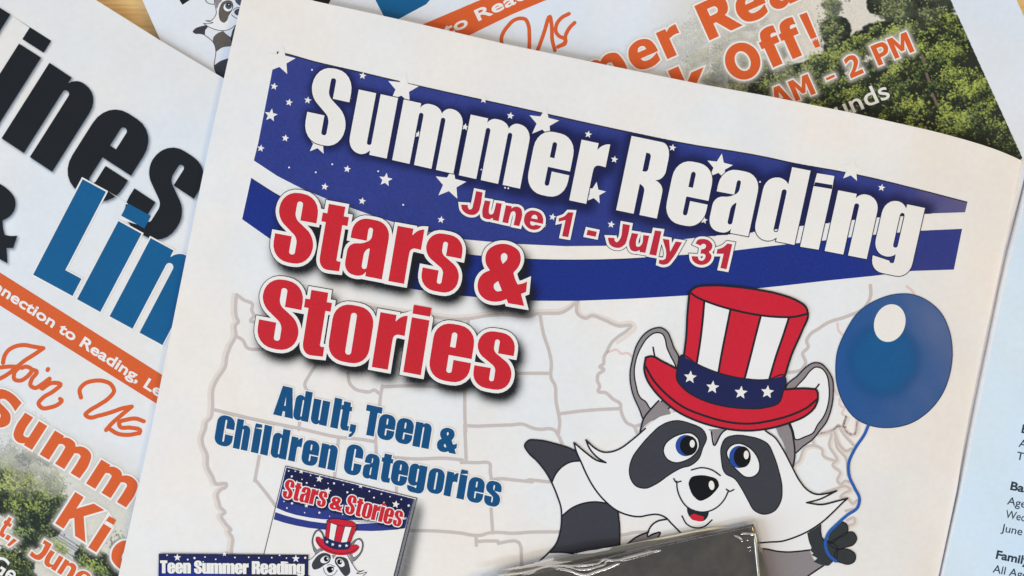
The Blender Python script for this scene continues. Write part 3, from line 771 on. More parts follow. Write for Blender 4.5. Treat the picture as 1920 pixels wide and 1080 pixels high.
    T = putv('S', (-44, 779), (7, 810.5), f) + putv('u', (20, 818), (59.5, 842), f) + putv('m', (76, 851.5), (149, 895.5), f) + putv('m', (163, 906), (236, 950), f)
    soft('lettering_halo', T, (236, 234, 230), S, 4, 0, 0, 4, .8, 6, 1.6, label='pale halo round the orange lettering')
    lettering('headline_lettering', 'orange word Summ with white rim', T, WHITE, 3.4, INK_ORANGE, S, 8, 1.2)
    T = putv('K', (105, 981), (159, 1015), f) + putv('i', (167, 1026), (180.5, 1034.5), f) + putv('c', (200, 1048), (241, 1074), f)
    soft('lettering_halo', T, (236, 234, 230), S, 4, 0, 0, 4, .8, 6, 1.6, label='pale halo round the orange lettering')
    lettering('headline_lettering', 'orange letters Kic with white rim', T, WHITE, 3.4, INK_ORANGE, S, 8, 1.2)
    f = (21, -33.5)
    T = putv('t.,', (-6, 1000), (26, 1021), f) + putv('June', (55, 1041), (160, 1106), f)
    soft('lettering_halo', T, (228, 226, 212), S, 4, 0, 0, 3.5, .8, 5, 1.6, label='pale halo round the date')
    lettering('date_lettering', 'orange date t., June with white rim', T, WHITE, 2.6, INK_ORANGE, S, 8)
    lettering('place_lettering', 'thin white letters over dark leaves', put_sans('Ge', (-20, 1066), (21, 1093), (17, -27)), ink((50, 58, 50)), .9, WHITE, S, 8, .6)
left_newsletter()

# ================================================================== the raccoon picture, traced once
def raccoon(S, tf, layer, root, label, scale=1.0, full=True):
    A = lambda p: tf(Z(960, 540, 4, p)); B = lambda p: tf(Z(1440, 540, 4, p)); C = lambda p: tf(Z(960, 810, 4, p))
    Dd = lambda p: tf(Z(1440, 810, 4, p)); Hh = lambda p: tf(Z(1240, 520, 3.6, p)); W7 = lambda p: tf(Z(1480, 780, 3.6, p)); Rr = lambda p: tf([tuple(q) for q in p])
    lw = 3.1 * scale; L = layer
    def circ(cx, cy, rx, ry, a, src):
        c = src([(cx, cy)])[0]; return [[ellipse(c[0], c[1], rx / 4 * scale, ry / 4 * scale, a)]]
    # head: white fur with grey ears behind
    headp = C([(1005, -40), (900, 60), (800, 130), (740, 150), (680, 150), (620, 120), (555, 60, 1), (580, 120), (640, 190), (703, 230, 1), (640, 215), (560, 160), (465, 80, 1), (480, 140), (520, 230), (560, 320), (610, 410), (700, 520), (780, 585), (860, 620), (960, 635), (1030, 622), (1090, 618), (1150, 640), (1200, 690), (1270, 752)])
    low = Rr([(1310, 1020), (1380, 1040)] + [(1428, 1016)] if False else [(1330, 1030), (1400, 1030), (1428, 1016)])
    rightp = Dd([(-40, 828), (0, 826), (100, 820), (200, 790), (300, 745), (400, 680), (500, 590), (560, 530), (595, 500, 1), (520, 520), (400, 545), (290, 530, 1), (400, 500), (470, 465), (512, 443, 1), (450, 460), (350, 465), (290, 430), (240, 370), (185, 270), (150, 200), (100, 110), (50, 40), (0, 5)])
    top = Rr([(1430, 780), (1330, 770), (1240, 780)])
    earL = A([(985, 985), (960, 920), (905, 790), (885, 650), (905, 530), (940, 420), (1000, 340), (1060, 305), (1120, 299), (1165, 330), (1190, 380), (1215, 450), (1248, 510), (1235, 620), (1180, 900)])
    earLi = A([(1225, 580), (1190, 510), (1160, 440), (1148, 380), (1128, 345), (1080, 335), (1020, 370), (970, 440), (935, 520), (917, 620), (928, 720), (970, 830), (1000, 850), (1040, 905), (1120, 850), (1230, 700)])
    earR = B([(145, 722), (220, 660), (290, 590), (340, 562), (390, 565), (450, 620), (485, 690), (490, 760), (475, 900), (440, 1000), (380, 1080), (340, 1130), (260, 1190), (200, 1240), (185, 1150), (150, 1000)])
    earRi = B([(205, 750), (270, 680), (320, 618), (355, 594), (400, 602), (440, 650), (457, 730), (455, 850), (420, 960), (370, 1030), (340, 1085), (280, 1115), (205, 1135), (190, 1080), (150, 950)])
    if full:
        # tail, body and raised paw
        tail = shape('printed_tail', C([(95, 100), (120, 66), (200, 62), (330, 90), (440, 125), (487, 150, 1), (510, 215), (560, 320), (610, 410), (715, 535, 1), (795, 600, 1), (808, 700), (808, 852, 1), (700, 900), (480, 920, 1), (180, 990, 1), (275, 905), (330, 840), (362, 745), (372, 650), (368, 570), (340, 480), (298, 380), (260, 310), (190, 220), (120, 150)]), INK_FUR, S, L + 1, root, label='ringed dark and white tail of the raccoon')
        shape('tail_tip', C([(95, 100), (120, 66), (200, 62), (330, 90), (440, 125), (487, 150, 1), (512, 216, 1), (440, 225), (370, 265), (322, 325), (298, 380, 1), (260, 310), (190, 220), (120, 150)]), INK_MASK, S, L + 2, tail)
        shape('tail_ring', C([(375, 630, 1), (450, 570), (560, 530), (640, 525), (713, 536, 1), (795, 602, 1), (806, 700), (808, 852, 1), (640, 880), (480, 917, 1), (400, 903), (275, 903, 1), (330, 840), (362, 745), (372, 680)]), INK_MASK, S, L + 2, tail)
        stroke('outline', [C([(487, 150), (440, 125), (330, 90), (200, 62), (120, 66), (95, 100), (120, 150), (190, 220), (260, 310), (298, 380), (340, 480), (368, 570), (372, 650), (362, 745), (330, 840), (275, 905), (180, 990)]),
                           C([(298, 380), (322, 325), (370, 265), (440, 225), (512, 216)]), C([(375, 630), (450, 570), (560, 530), (640, 525), (713, 536)]), C([(795, 600), (806, 700), (808, 860)]), C([(275, 903), (400, 903), (490, 918)])], lw, INK_LINE, S, L + 4, tail)
        body = shape('printed_body', Rr([(1170, 1024, 1)]) + C([(860, 845), (930, 790), (1025, 750, 1), (1040, 710), (1090, 670), (1160, 655), (1300, 700)]) + Dd([(-50, 840, 1), (0, 826), (100, 820), (200, 790), (310, 740, 1), (330, 820), (320, 885, 1), (345, 960), (415, 1000, 1), (300, 1080), (200, 1130)]) + Rr([(1350, 1120)]), INK_FUR, S, L + 1, root)
        shape('grey_fur', Dd([(-40, 880, 1), (0, 880), (60, 893), (150, 900), (220, 896), (315, 885, 1), (345, 960), (415, 1003, 1), (300, 1080), (230, 1120), (-40, 1120)]), INK_GREY, S, L + 2, body)
        shape('grey_fur', C([(855, 850, 1), (930, 790), (1025, 750, 1), (1015, 785, 1), (1060, 765), (1112, 755, 1), (1095, 792, 1), (1000, 820), (900, 840)]), INK_GREY, S, L + 2, body)
        stroke('outline', [C([(1160, 655), (1090, 670), (1040, 710), (1018, 785), (1060, 765), (1112, 755), (1095, 792)]), C([(1025, 750), (930, 790), (855, 850)]), Dd([(-60, 872), (0, 880), (60, 893), (150, 900), (220, 896), (315, 885)]), Dd([(415, 1003), (300, 1080), (230, 1130)])], lw, INK_LINE, S, L + 4, body)
        paw = shape('printed_paw', W7([(120, 790, 1), (165, 765), (210, 735, 1), (212, 790), (220, 822), (240, 840, 1), (320, 870), (322, 960), (290, 988), (265, 1010), (230, 1008), (165, 985, 1), (190, 960, 1), (150, 937, 1), (165, 928, 1), (140, 905, 1), (152, 890, 1), (140, 868)]), INK_PAW, S, L + 3, root, label='dark raised paw holding the balloon string')
        for k, fp in enumerate(([(255, 850, 1), (280, 780), (345, 714), (385, 730), (396, 765), (385, 795, 1), (330, 825), (275, 860)], [(270, 862, 1), (330, 820), (385, 787), (430, 785), (455, 828), (430, 870), (380, 886), (325, 900, 1)], [(320, 905, 1), (360, 897), (410, 905), (445, 935), (440, 980), (400, 1001), (350, 990), (310, 976, 1)])):
            fg = shape('finger', W7(fp), INK_PAW, S, L + 4 + k * .3, paw)
            stroke('outline', [W7([p[:2] for p in fp])], 2.2 * scale, INK_LINE, S, L + 6, paw, closed=True)
        stroke('outline', [W7([(210, 735), (212, 790), (220, 822), (240, 842)]), W7([(240, 842), (290, 856), (318, 880), (320, 965)])], 2.6 * scale, INK_LINE, S, L + 6, paw)
    hd = fill('printed_raccoon', [[spline(headp + low + rightp + top, True)], [spline(earL, True)], [spline(earR, True)]], INK_FUR, S, L + 6, root, 0, label)
    for nm, o_, i_ in (('ear', earL, earLi), ('ear', earR, earRi)):
        e = fill(nm, [[spline(o_, True)]], INK_GREY, S, L + 7, hd)
        fill('ear_lining', [[spline(i_, True)]], INK_FUR, S, L + 8, hd)
        stroke('outline', [o_, i_], lw * .85, INK_LINE, S, L + 9, hd, closed=True)
    shape('head_fur', headp + low + rightp + top, INK_FUR, S, L + 10, hd)
    shape('grey_fur', A([(960, 1082, 1), (970, 1040), (985, 985), (1040, 910), (1100, 845, 1), (1150, 880), (1192, 945, 1), (1120, 962), (1040, 1000), (990, 1040)]), INK_GREY, S, L + 11, hd)
    shape('grey_fur', B([(60, 1045, 1), (155, 1018, 1), (175, 1060), (190, 1130), (200, 1210), (200, 1270), (185, 1345, 1), (150, 1270), (110, 1150), (80, 1100)]), INK_GREY, S, L + 11, hd)
    shape('grey_fur', C([(1470, -20, 1), (1495, 0), (1517, 102, 1), (1580, 0), (1610, -25, 1)]), INK_GREY, S, L + 11, hd)
    stroke('outline', [C([(1000, -26), (900, 60), (800, 130), (740, 150), (680, 150), (620, 120), (555, 60)]), C([(555, 60), (580, 120), (640, 190), (705, 230)]), C([(705, 230), (640, 215), (560, 160), (465, 80)]),
                       C([(465, 80), (480, 140), (520, 230), (560, 320), (610, 410), (700, 520), (780, 585), (860, 620), (960, 635), (1030, 622), (1090, 618), (1150, 640), (1200, 690), (1290, 780)]),
                       Dd([(-60, 832), (0, 826), (100, 820), (200, 790), (300, 745), (400, 680), (500, 590), (560, 530), (597, 498)]), Dd([(597, 498), (520, 518), (400, 545), (290, 530)]), Dd([(290, 530), (400, 500), (470, 465), (514, 442)]),
                       Dd([(514, 442), (450, 460), (350, 465), (290, 430), (240, 370), (185, 270), (150, 200), (100, 110), (50, 40), (0, 5), (-20, -10)]),
                       A([(960, 1082), (970, 1040), (985, 985), (1040, 910), (1100, 845)]), B([(155, 1018), (175, 1060), (190, 1130), (200, 1210), (200, 1270), (186, 1345)]), C([(1495, 0), (1517, 102), (1580, 0), (1612, -22)]),
                       A([(1058, 445), (1064, 480), (1071, 515)]), B([(382, 722), (370, 740), (354, 756)])], lw, INK_LINE, S, L + 13, hd)
    # eye patches
    pL = C([(880, 290), (900, 200), (960, 110), (1020, 40), (1060, 0), (1080, -20), (1150, -65), (1230, -85), (1330, -65), (1440, -5), (1458, 45), (1430, 120), (1400, 200), (1340, 250), (1270, 270), (1180, 320), (1080, 390), (1000, 422), (930, 405), (890, 350)])
    pR = C([(1570, 200), (1570, 110), (1600, 50), (1680, 25), (1780, 35), (1850, 52), (1920, 92), (1960, 170), (2000, 290), (2025, 420), (2015, 520), (1970, 590), (1890, 617), (1820, 590), (1770, 510), (1720, 420), (1670, 350), (1600, 310)])
    for p in (pL, pR):
        e = shape('eye_patch', p, INK_MASK, S, L + 14, hd)
        stroke('outline', [p], lw * .7, INK_LINE, S, L + 15, hd, closed=True)
    for wp, ic, ir, pc, pr, gc, gr in ((C([(1135, 140), (1150, 90), (1200, 45), (1270, 15), (1340, 8), (1395, 50), (1405, 110), (1370, 170), (1300, 215), (1220, 230), (1160, 200)]), (1303, 102), (77, 80), (1325, 102), (66, 74), (1352, 88), (19, 29)),
                                       (C([(1610, 150), (1640, 105), (1700, 85), (1770, 110), (1830, 170), (1857, 240), (1850, 300), (1810, 335), (1760, 340), (1690, 290), (1640, 230)]), (1703, 187), (75, 84), (1727, 187), (64, 80), (1757, 172), (19, 32))):
        shape('eye', wp, INK_FUR, S, L + 16, hd)
        stroke('outline', [wp], lw * .8, INK_LINE, S, L + 17, hd, closed=True)
        fill('iris', circ(*ic, *ir, 0, C), INK_IRIS, S, L + 18, hd)
        fill('pupil', circ(*pc, *pr, 0, C), INK_PUPIL, S, L + 19, hd)
        fill('glint', circ(*gc, *gr, 0, C), WHITE, S, L + 20, hd)
    shape('nose', C([(1325, 380), (1345, 340), (1400, 325), (1480, 333), (1535, 355), (1552, 400), (1520, 450), (1460, 500), (1410, 516), (1362, 482), (1335, 430)]), INK_PUPIL, S, L + 16, hd)
    fill('glint', circ(1497, 400, 21, 35, -8, C), WHITE, S, L + 18, hd)
    shape('mouth', C([(1312, 565, 1), (1380, 595), (1477, 596, 1), (1470, 630), (1440, 665), (1390, 668), (1340, 645), (1315, 600)]), ink((20, 34, 42)), S, L + 16, hd)
    shape('tongue', C([(1335, 636), (1360, 615), (1400, 625), (1440, 640), (1435, 660), (1388, 666), (1348, 655)]), INK_HAT, S, L + 18, hd)
    stroke('outline', [C([(1345, 285), (1420, 268), (1500, 285), (1562, 326)]), C([(1235, 370), (1240, 430), (1265, 500), (1310, 560), (1380, 595), (1450, 600), (1530, 570), (1590, 510), (1625, 440)]), C([(1213, 350), (1230, 376), (1267, 370)]), C([(1608, 430), (1630, 446), (1664, 432)]), C([(1275, 630), (1310, 690), (1370, 718), (1440, 710), (1500, 660)])], lw * .85, INK_LINE, S, L + 19, hd)
    # hat
    brim = A([(1003, 522, 1), (1040, 512), (1130, 552), (1235, 605)]) + Hh([(300, 690), (600, 720), (838, 757, 1), (900, 752), (1000, 752), (1048, 762), (1057, 800), (1040, 870), (980, 930), (870, 980), (700, 1025), (560, 1035), (400, 1015), (230, 965), (100, 900)]) + A([(1120, 828), (1060, 760), (1010, 680), (992, 610)])
    hat = shape('printed_hat', brim, INK_HAT, S, L + 21, root, label='tall red and white striped hat with a starred navy band')
    botA = [(150, 530), (240, 580), (385, 640), (560, 680), (728, 685), (830, 670)]
    crown = Hh([(190, 98, 1), (230, 68), (330, 55), (480, 62), (640, 82), (800, 115), (920, 160), (975, 200), (990, 245, 1), (950, 360), (880, 520), (830, 672, 1), (728, 690), (560, 686), (385, 648), (240, 588), (152, 535, 1), (168, 400), (176, 250)])
    shape('crown', crown, INK_HAT, S, L + 22, hat)
    for a in ([(290, 160), (375, 190), (467, 213), (440, 350), (410, 500), (385, 645), (310, 618), (240, 585), (260, 450), (278, 300)], [(672, 256), (770, 266), (862, 268), (820, 400), (775, 530), (728, 688), (640, 690), (562, 684), (600, 540), (640, 380)]):
        P = Hh(a); P = [P[0] + (1,), P[1], P[2] + (1,), P[3], P[4], P[5] + (1,), P[6], P[7] + (1,), P[8], P[9]]
        shape('stripe', P, INK_FUR, S, L + 23, hat)
    lines = [Hh([(290, 162), (278, 300), (260, 450), (238, 585)]), Hh([(467, 215), (440, 350), (410, 500), (385, 645)]), Hh([(672, 258), (640, 380), (600, 540), (562, 684)]), Hh([(862, 270), (820, 400), (775, 530), (728, 690)]),
             Hh([(190, 98), (230, 128), (330, 172), (480, 218), (640, 252), (780, 267), (900, 266), (990, 245)]), Hh([(190, 98), (230, 68), (330, 55), (480, 62), (640, 82), (800, 115), (920, 160), (975, 200), (990, 245), (950, 360), (880, 520), (832, 672)]),
             Hh([(190, 98), (176, 250), (168, 400), (152, 535)]),
             A([(1003, 590), (1060, 690), (1150, 790), (1280, 890), (1450, 960), (1650, 1010), (1750, 1018), (1860, 1012)]), Hh([(640, 985), (750, 965), (900, 920), (990, 875), (1052, 822)]), brim + brim[:1]]
    stroke('outline', [[p[:2] for p in l] for l in lines], 4.0 * scale, INK_LINE, S, L + 25, hat)
    band = shape('hat_band', Hh([(135, 526, 1), (112, 600), (105, 690), (150, 750), (260, 820), (400, 865), (560, 885), (700, 880), (795, 845), (822, 770), (842, 700), (832, 664, 1), (720, 690), (560, 684), (385, 645), (240, 585)]), INK_NAVY, S, L + 27, hat)
    stroke('outline', [[p[:2] for p in Hh([(135, 526), (112, 600), (105, 690), (150, 750), (260, 820), (400, 865), (560, 885), (700, 880), (795, 845), (822, 770), (842, 700), (832, 664), (720, 690), (560, 684), (385, 645), (240, 585)])]], 2.6 * scale, INK_LINE, S, L + 28, hat, closed=True)
    for cx, cy, r in ((195, 674, 44), (346, 742, 45), (537, 778, 45), (716, 774, 45)):
        c = Hh([(cx, cy)])[0]
        fill('star', [[star_ring(c[0], c[1], r / 3.6 * scale * 1.02, 6, .45)]], WHITE, S, L + 30, hat)
    return hd

# ================================================================== the open newsletter on top
def open_newsletter():
    root = thing('newsletter', 'open newsletter on top with Summer Reading banner, raccoon in striped hat and blue balloon', 'newsletter', 1150, 650, -0.002)
    S = Sheet(root, 0.0, True)
    TL = np.array([459., -27.])
    ring = [TL, (590, 2), (720, 30), (792, 46), (945, 82), (1187, 132), (1310, 157), (1440, 180), (1600, 212), (1702, 235), (1740, 243.5), (1775, 252.5), (1808, 261.5), (1840, 271), (1865, 279.5), (1888, 288.5), (1905, 296), (1919, 303),
            (1921, 330), (1902, 400), (1882, 470), (1867, 540), (1845, 640), (1824, 740), (1807, 830), (1794, 920), (1777, 1000), (1760, 1080), (1740, 1170), (1600, 1850), (60, 1820), (222, 1080), (283, 808), (337, 540), (392, 270)]
    # the page sheet; its right side bends down into the fold
    sheet_mesh('left_page', ring, S, PAPER, 0.0005, 'warm white left page with the big printed artwork')
    # fold: the grey strip turning down into the gutter, then the facing page
    F = Sheet(root, 0.0, True, (FN_S, FN_Z))
    inner = [(1919, 303), (1921, 330), (1902, 400), (1882, 470), (1867, 540), (1845, 640), (1824, 740), (1807, 830), (1794, 920), (1777, 1000), (1760, 1080), (1740, 1170)]
    outer = [(1938, 303), (1934, 330), (1917, 400), (1898, 470), (1880, 548), (1857, 660), (1836, 760), (1818, 850), (1803, 925), (1786, 1000), (1768, 1080), (1748, 1170)]
    V = []; 
    for a, b in zip(inner, outer):
        wa = S.world([a], -0.0001)[0]; wb = F.world([b], 0.0)[0]; mid = wa * .12 + wb * .88; mid[2] = wa[2] - .0020; wb[2] = max(wb[2], mid[2] + .0001)
        V += [wa, mid, wb]
    faces = []
    for i in range(len(inner) - 1):
        for k in range(2):
            a = i * 3 + k; faces.append((a, a + 3, a + 4, a + 1))
    link_mesh('fold', V, faces, PAPER, root, 'paper turning down into the gutter')
    sheet_mesh('facing_page', [(1939, 290), (1934, 330), (1917, 400), (1898, 470), (1880, 548), (1857, 660), (1836, 760), (1818, 850), (1803, 925), (1786, 1000), (1768, 1080), (1748, 1170), (1600, 1850), (3150, 2150), (3350, 600)], F, PAPER_COOL_LIT, 0.0006, 'white right page with schedule text, cool light tinted into its colour')
    tx = ink((44, 60, 78), .6)
    for txt, bl, ht, bold, wd in (('E', (1915.5, 811), 15, .7, 9), ('Ages', (1909.5, 837.5), 14.5, .15, 44), ('Tues', (1905, 861), 14.5, .15, 46), ('Baby', (1894.5, 918), 15, .75, 50), ('Ages', (1888, 945.5), 14.5, .15, 44), ('Wed', (1884.5, 970.5), 14.5, .15, 38), ('June', (1876.5, 996), 14.5, .15, 40), ('Family', (1867.5, 1047), 15, .75, 62), ('All Ages', (1861, 1073), 14.5, .15, 74)):
        e = np.array([math.cos(.2), math.sin(.2)]) * wd
        fill('schedule_text', put_sans(txt, bl, np.array(bl) + e, np.array([.2, -.98]) * ht), tx, F, 3, None, bold, 'line of schedule text reading ' + txt)
    # ---- faint map of the states
    z1 = lambda p: Z(380, 520, 3.856, p); z2 = lambda p: Z(370, 720, 3.856, p); z3 = lambda p: Z(680, 740, 3.856, p)
    t2 = lambda p: Z(480, 540, 4, p); t3 = lambda p: Z(960, 540, 4, p); t4 = lambda p: Z(1440, 540, 4, p); t5 = lambda p: Z(0, 810, 4, p)
    z5 = lambda p: Z(900, 960, 6, p); z7 = lambda p: Z(1480, 780, 3.6, p); c7 = lambda p: Z(960, 810, 4, p)
    coast = z1([(245, 125), (238, 200), (245, 290), (258, 322), (238, 345), (240, 420), (200, 500), (175, 570), (165, 640), (110, 730), (80, 790), (70, 960)]) + z2([(100, 240), (65, 280), (60, 320), (35, 390), (40, 440), (70, 510), (75, 600), (110, 670), (135, 722), (212, 725), (205, 745), (175, 760), (145, 800), (155, 850), (165, 890), (200, 930), (175, 950), (205, 1010), (240, 1060)]) + t5([(1720, 740), (1745, 800), (1738, 870), (1735, 912)])
    north = t2([(780, 130), (1000, 170), (1200, 205), (1340, 218), (1480, 236), (1600, 230), (1720, 210), (1860, 200), (1990, 212)]) + t3([(140, 212), (180, 195), (250, 190), (380, 182), (420, 160), (465, 122), (490, 98)])
    glow = stroke('map_glow', [[(x - 5.5, y) for x, y in coast]], 8, INK_MAPGLOW, S, 1)
    stroke('map_glow', [t3([(498, 105), (510, 190), (540, 215), (600, 198), (700, 225), (810, 268), (900, 262), (925, 295), (880, 345), (790, 410)]), [(x, y - 5) for x, y in north]], 7, INK_MAPGLOW, S, 1)
    main = [coast, north,
            z1([(245, 125), (300, 165), (360, 195), (355, 240), (370, 275), (345, 318), (385, 322)]), z1([(240, 425), (290, 455), (320, 508), (430, 522)]),
            z1([(830, 620), (770, 710), (738, 780), (760, 830)]), z2([(740, 255), (735, 330)]),
            z1([(1050, 690), (1065, 770), (1110, 812), (1190, 828)]) + t2([(810, 778), (850, 780), (885, 765), (925, 792)]), t2([(948, 735), (935, 800), (925, 900), (905, 1000), (898, 1080)]) + z3([(98, 430)]),
            t2([(950, 742), (1100, 735), (1300, 738), (1570, 775)]), t2([(1565, 765), (1568, 1000), (1573, 1085)]) + z3([(740, 220), (748, 475)]),
            z3([(752, 225), (830, 228), (900, 225), (1060, 220), (1180, 220)]) + t3([(120, 1037), (200, 1060), (300, 1058), (350, 1085)]),
            z2([(115, 185), (480, 270), (740, 322), (1020, 385)]) + z3([(0, 325), (95, 342)]),
            z2([(488, 275), (455, 480), (415, 700)]), z2([(418, 692), (490, 780), (568, 885)]), z2([(1022, 385), (1005, 540), (990, 690)]),
            z3([(200, 452), (380, 465), (600, 460), (720, 472)]), z3([(712, 490), (820, 492), (920, 500), (922, 560), (932, 615)]), z3([(940, 614), (990, 608), (1100, 618), (1234, 627)]) + c7([(130, 362), (282, 375)]),
            z3([(930, 610), (928, 800), (940, 1000)]), z3([(245, 655), (243, 715)]), z3([(335, 983), (500, 985), (700, 1000), (830, 1018)]) + z5([(20, 260), (80, 240), (400, 240), (560, 228), (892, 224)]),
            z3([(820, 1018), (822, 1090)]), z3([(835, 1062), (900, 1058), (980, 1068)]) + z5([(200, 345), (438, 344), (455, 380), (465, 500), (468, 612)]), z5([(1590, 260), (1650, 250), (1740, 232), (1885, 225)]),
            t3([(490, 95), (490, 190), (520, 217), (560, 226), (590, 210), (680, 235), (800, 285), (895, 285), (860, 322), (790, 370), (745, 412), (715, 470), (690, 520), (685, 570), (658, 590), (690, 612), (645, 650), (640, 692), (657, 740), (645, 775), (700, 785), (760, 835), (812, 870), (815, 905), (830, 960), (860, 1010), (920, 1045), (935, 1085)]),
            t3([(210, 200), (235, 340), (280, 480), (295, 560), (295, 680), (320, 725), (330, 850), (348, 940), (358, 1010), (348, 1085)]), t3([(40, 640), (285, 640)]), t3([(350, 945), (500, 925), (650, 912), (812, 905)]), t3([(915, 1042), (965, 1025)]), c7([(328, -5), (355, 40), (376, 90)]), t2([(1592, 235), (1590, 280)]),
            t4([(768, -20), (770, 60), (720, 150), (600, 210), (440, 265), (380, 305), (320, 345), (290, 400), (302, 440), (260, 490), (282, 560), (250, 612), (150, 635)])]
    stroke('state_map', main, 6.3, INK_MAP, S, 2, label='faint grey outline map of the states')
    minor = [t3([(720, 482), (790, 465), (812, 490), (870, 490), (905, 520)]), t4([(520, 265), (530, 320), (570, 362)]), t4([(1040, -12), (1070, 10), (1095, 40)]), t4([(490, 740), (520, 800)]),
             t4([(535, 835), (542, 880), (572, 902), (555, 940), (585, 970), (570, 1010), (585, 1060), (620, 1100)]), t4([(580, 1045), (540, 1035), (500, 1052), (400, 1085)]), t4([(665, 985), (650, 1100)])]
    for l_ in minor: stroke('state_line', [l_], 4.5, INK_PINKMAP, S, 2)
    east = [z7([(190, 125), (300, 95), (330, 60), (350, 100), (432, 195)]), z7([(385, 5), (365, 80), (400, 120), (442, 120), (462, 40)]), z7([(302, 100), (350, 210), (382, 236), (420, 220)]), z7([(285, 125), (270, 200), (310, 268), (322, 292), (292, 330), (342, 380), (325, 440), (350, 462), (375, 438), (402, 445)]),
            z7([(310, 130), (320, 210), (380, 282), (395, 400)]), z7([(30, 332), (60, 310), (110, 210), (170, 200), (222, 230), (225, 262), (305, 302)]), z7([(150, 155), (172, 200)]), z7([(220, 522), (300, 495), (392, 478), (412, 497), (370, 520), (345, 548), (392, 555), (430, 592), (455, 570)]), z7([(380, 640), (430, 628)]), z7([(395, 742), (440, 722), (437, 688), (390, 702)])]
    stroke('state_map', [[(x + 3, y + 2) for x, y in l] for l in east], 8, INK_MAPGLOW, S, 1)
    stroke('state_map', east, 5.0, INK_MAP, S, 2)
    # ---- banner
    upper = [(511, 130), (520, 97), (539, 101), (585, 114), (680, 136), (762.5, 155.5), (960, 199), (1187.5, 249), (1270, 266), (1440, 295), (1485, 305), (1582.5, 322.5), (1615, 329), (1715, 353), (1814, 379), (1809.5, 398),
             (1735, 400.5), (1690, 405), (1647, 407.5), (1600, 412.5), (1552, 418), (1501, 424), (1405, 436), (1335, 442.5), (1260, 451), (1190, 458), (1132, 461), (1060, 461.5), (960, 457), (872, 449), (780, 430), (690, 401), (620, 376), (567, 354), (520, 330), (476, 301), (484, 269)]
    up = shape('upper_band', upper, INK_BLUE, S, 4, corners=True, label='deep blue upper band of the banner')
    lower = [(471, 334), (521, 366), (600, 405), (700, 440), (790, 464), (880, 478), (940, 483), (992, 486), (1085, 487.5), (1172, 485.5), (1222, 482.5), (1292, 478), (1375, 470), (1440, 462), (1494, 456), (1544, 451), (1592, 445), (1640, 440), (1685, 436), (1727, 432.5), (1804, 429),
             (1788.5, 505.5), (1710, 508), (1640, 517), (1552, 526), (1465, 536), (1370, 546), (1287, 554), (1185, 560), (1085, 564), (1010, 564), (950, 562), (870, 555), (780, 543), (690, 523), (600, 493), (505, 447), (454, 411)]
    shape('lower_band', lower, INK_BLUE2, S, 4, corners=True, label='blue lower band of the banner')
    stroke('band_edge', [[(520, 97.5), (539, 101.5), (585, 114.5), (680, 136.5), (762.5, 156), (960, 199.5), (1187.5, 249.5), (1270, 266.5), (1440, 295.5), (1485, 305.5), (1582.5, 323), (1615, 329.5), (1715, 353.5), (1813, 379)]], 2.0, INK_LINE, S, 7)
    stroke('band_edge', [[(471, 334.5), (521, 366), (600, 405), (700, 440), (790, 464), (880, 478), (940, 483), (992, 486), (1085, 487.5), (1172, 485.5), (1222, 482.5), (1292, 478)]], 1.4, INK_DARKRIM, S, 7)
    # ---- Summer Reading
    boxes = [('S', (566, 261), (640, 277)), ('u', (652, 281), (724.5, 296.5)), ('m', (736, 299.5), (849.5, 325)), ('m', (861, 328), (974.5, 353)), ('e', (985, 356), (1058, 372)), ('r', (1068, 375), (1120, 386)),
             ('R', (1156, 393.5), (1231, 409)), ('e', (1244, 412), (1317, 427)), ('a', (1327, 428), (1402.5, 442.5)), ('d', (1412, 443.5), (1489, 458.5)), ('i', (1501, 462), (1534.5, 467.5)), ('n', (1547, 470), (1624.5, 485)), ('g', (1634, 487.5), (1708, 503))]
    T = []
    for ch, a, b in boxes:
        t = (a[0] - 566) / 1100; T.append(put(ch, a, b, (25.5 + 6 * min(t, 1), -138)))
    bandclip = np.array(upper, float)
    soft('band_glow', T[:3], (24, 32, 88), S, 5, 2, 2, 6, .72, 6, 2.2, gain=1.1, parent=up, clip=bandclip)
    soft('band_glow', T[3:], (20, 28, 84), S, 6, 3, 2, 9, .8, 10, 2.2, gain=1.3, parent=up, clip=bandclip)
    # ---- stars
    ST = [(526, 113, 28), (755, 166, 30), (1019, 230, 29), (597, 268, 22), (508, 216, 12.5), (723, 337, 13), (844, 345, 30), (1115, 362, 21), (1349, 313, 25), (1597, 319, 22)] + [(x, y, 7) for x, y in ((514, 162), (680, 142), (542, 192), (577, 188), (535, 259), (957, 217), (1103, 252), (489, 278), (651, 317), (609, 350), (679, 377), (827, 412), (1152, 299), (1261, 277), (1036, 407), (1146, 421), (1320, 413), (1653, 352), (907, 187), (784, 252), (872, 238))]
    for x, y, r in ST:
        fill('star', [[star_ring(x, y, r * 1.02, 10, .44)]], WHITE, S, 8)
    for x, y in ((542, 314), (592, 323), (623, 308), (709, 321), (756, 384), (585, 131), (645, 181), (657, 184), (903, 318), (947, 352), (953, 353), (1425, 341)):
        fill('star_dot', [[ellipse(x, y, 1.7, 1.7, 0, 8)]], WHITE, S, 8)
    lettering('headline_lettering', 'large white words Summer Reading across the banner', T, INK_DARKRIM, 1.6, WHITE, S, 10, .6)
    # ---- dates
    q1 = lambda p: spline(Z(860, 340, 9.817, p)); q2 = lambda p: spline(Z(1120, 400, 7.111, p)); q3 = lambda p: spline(Z(850, 330, 5.142, p))
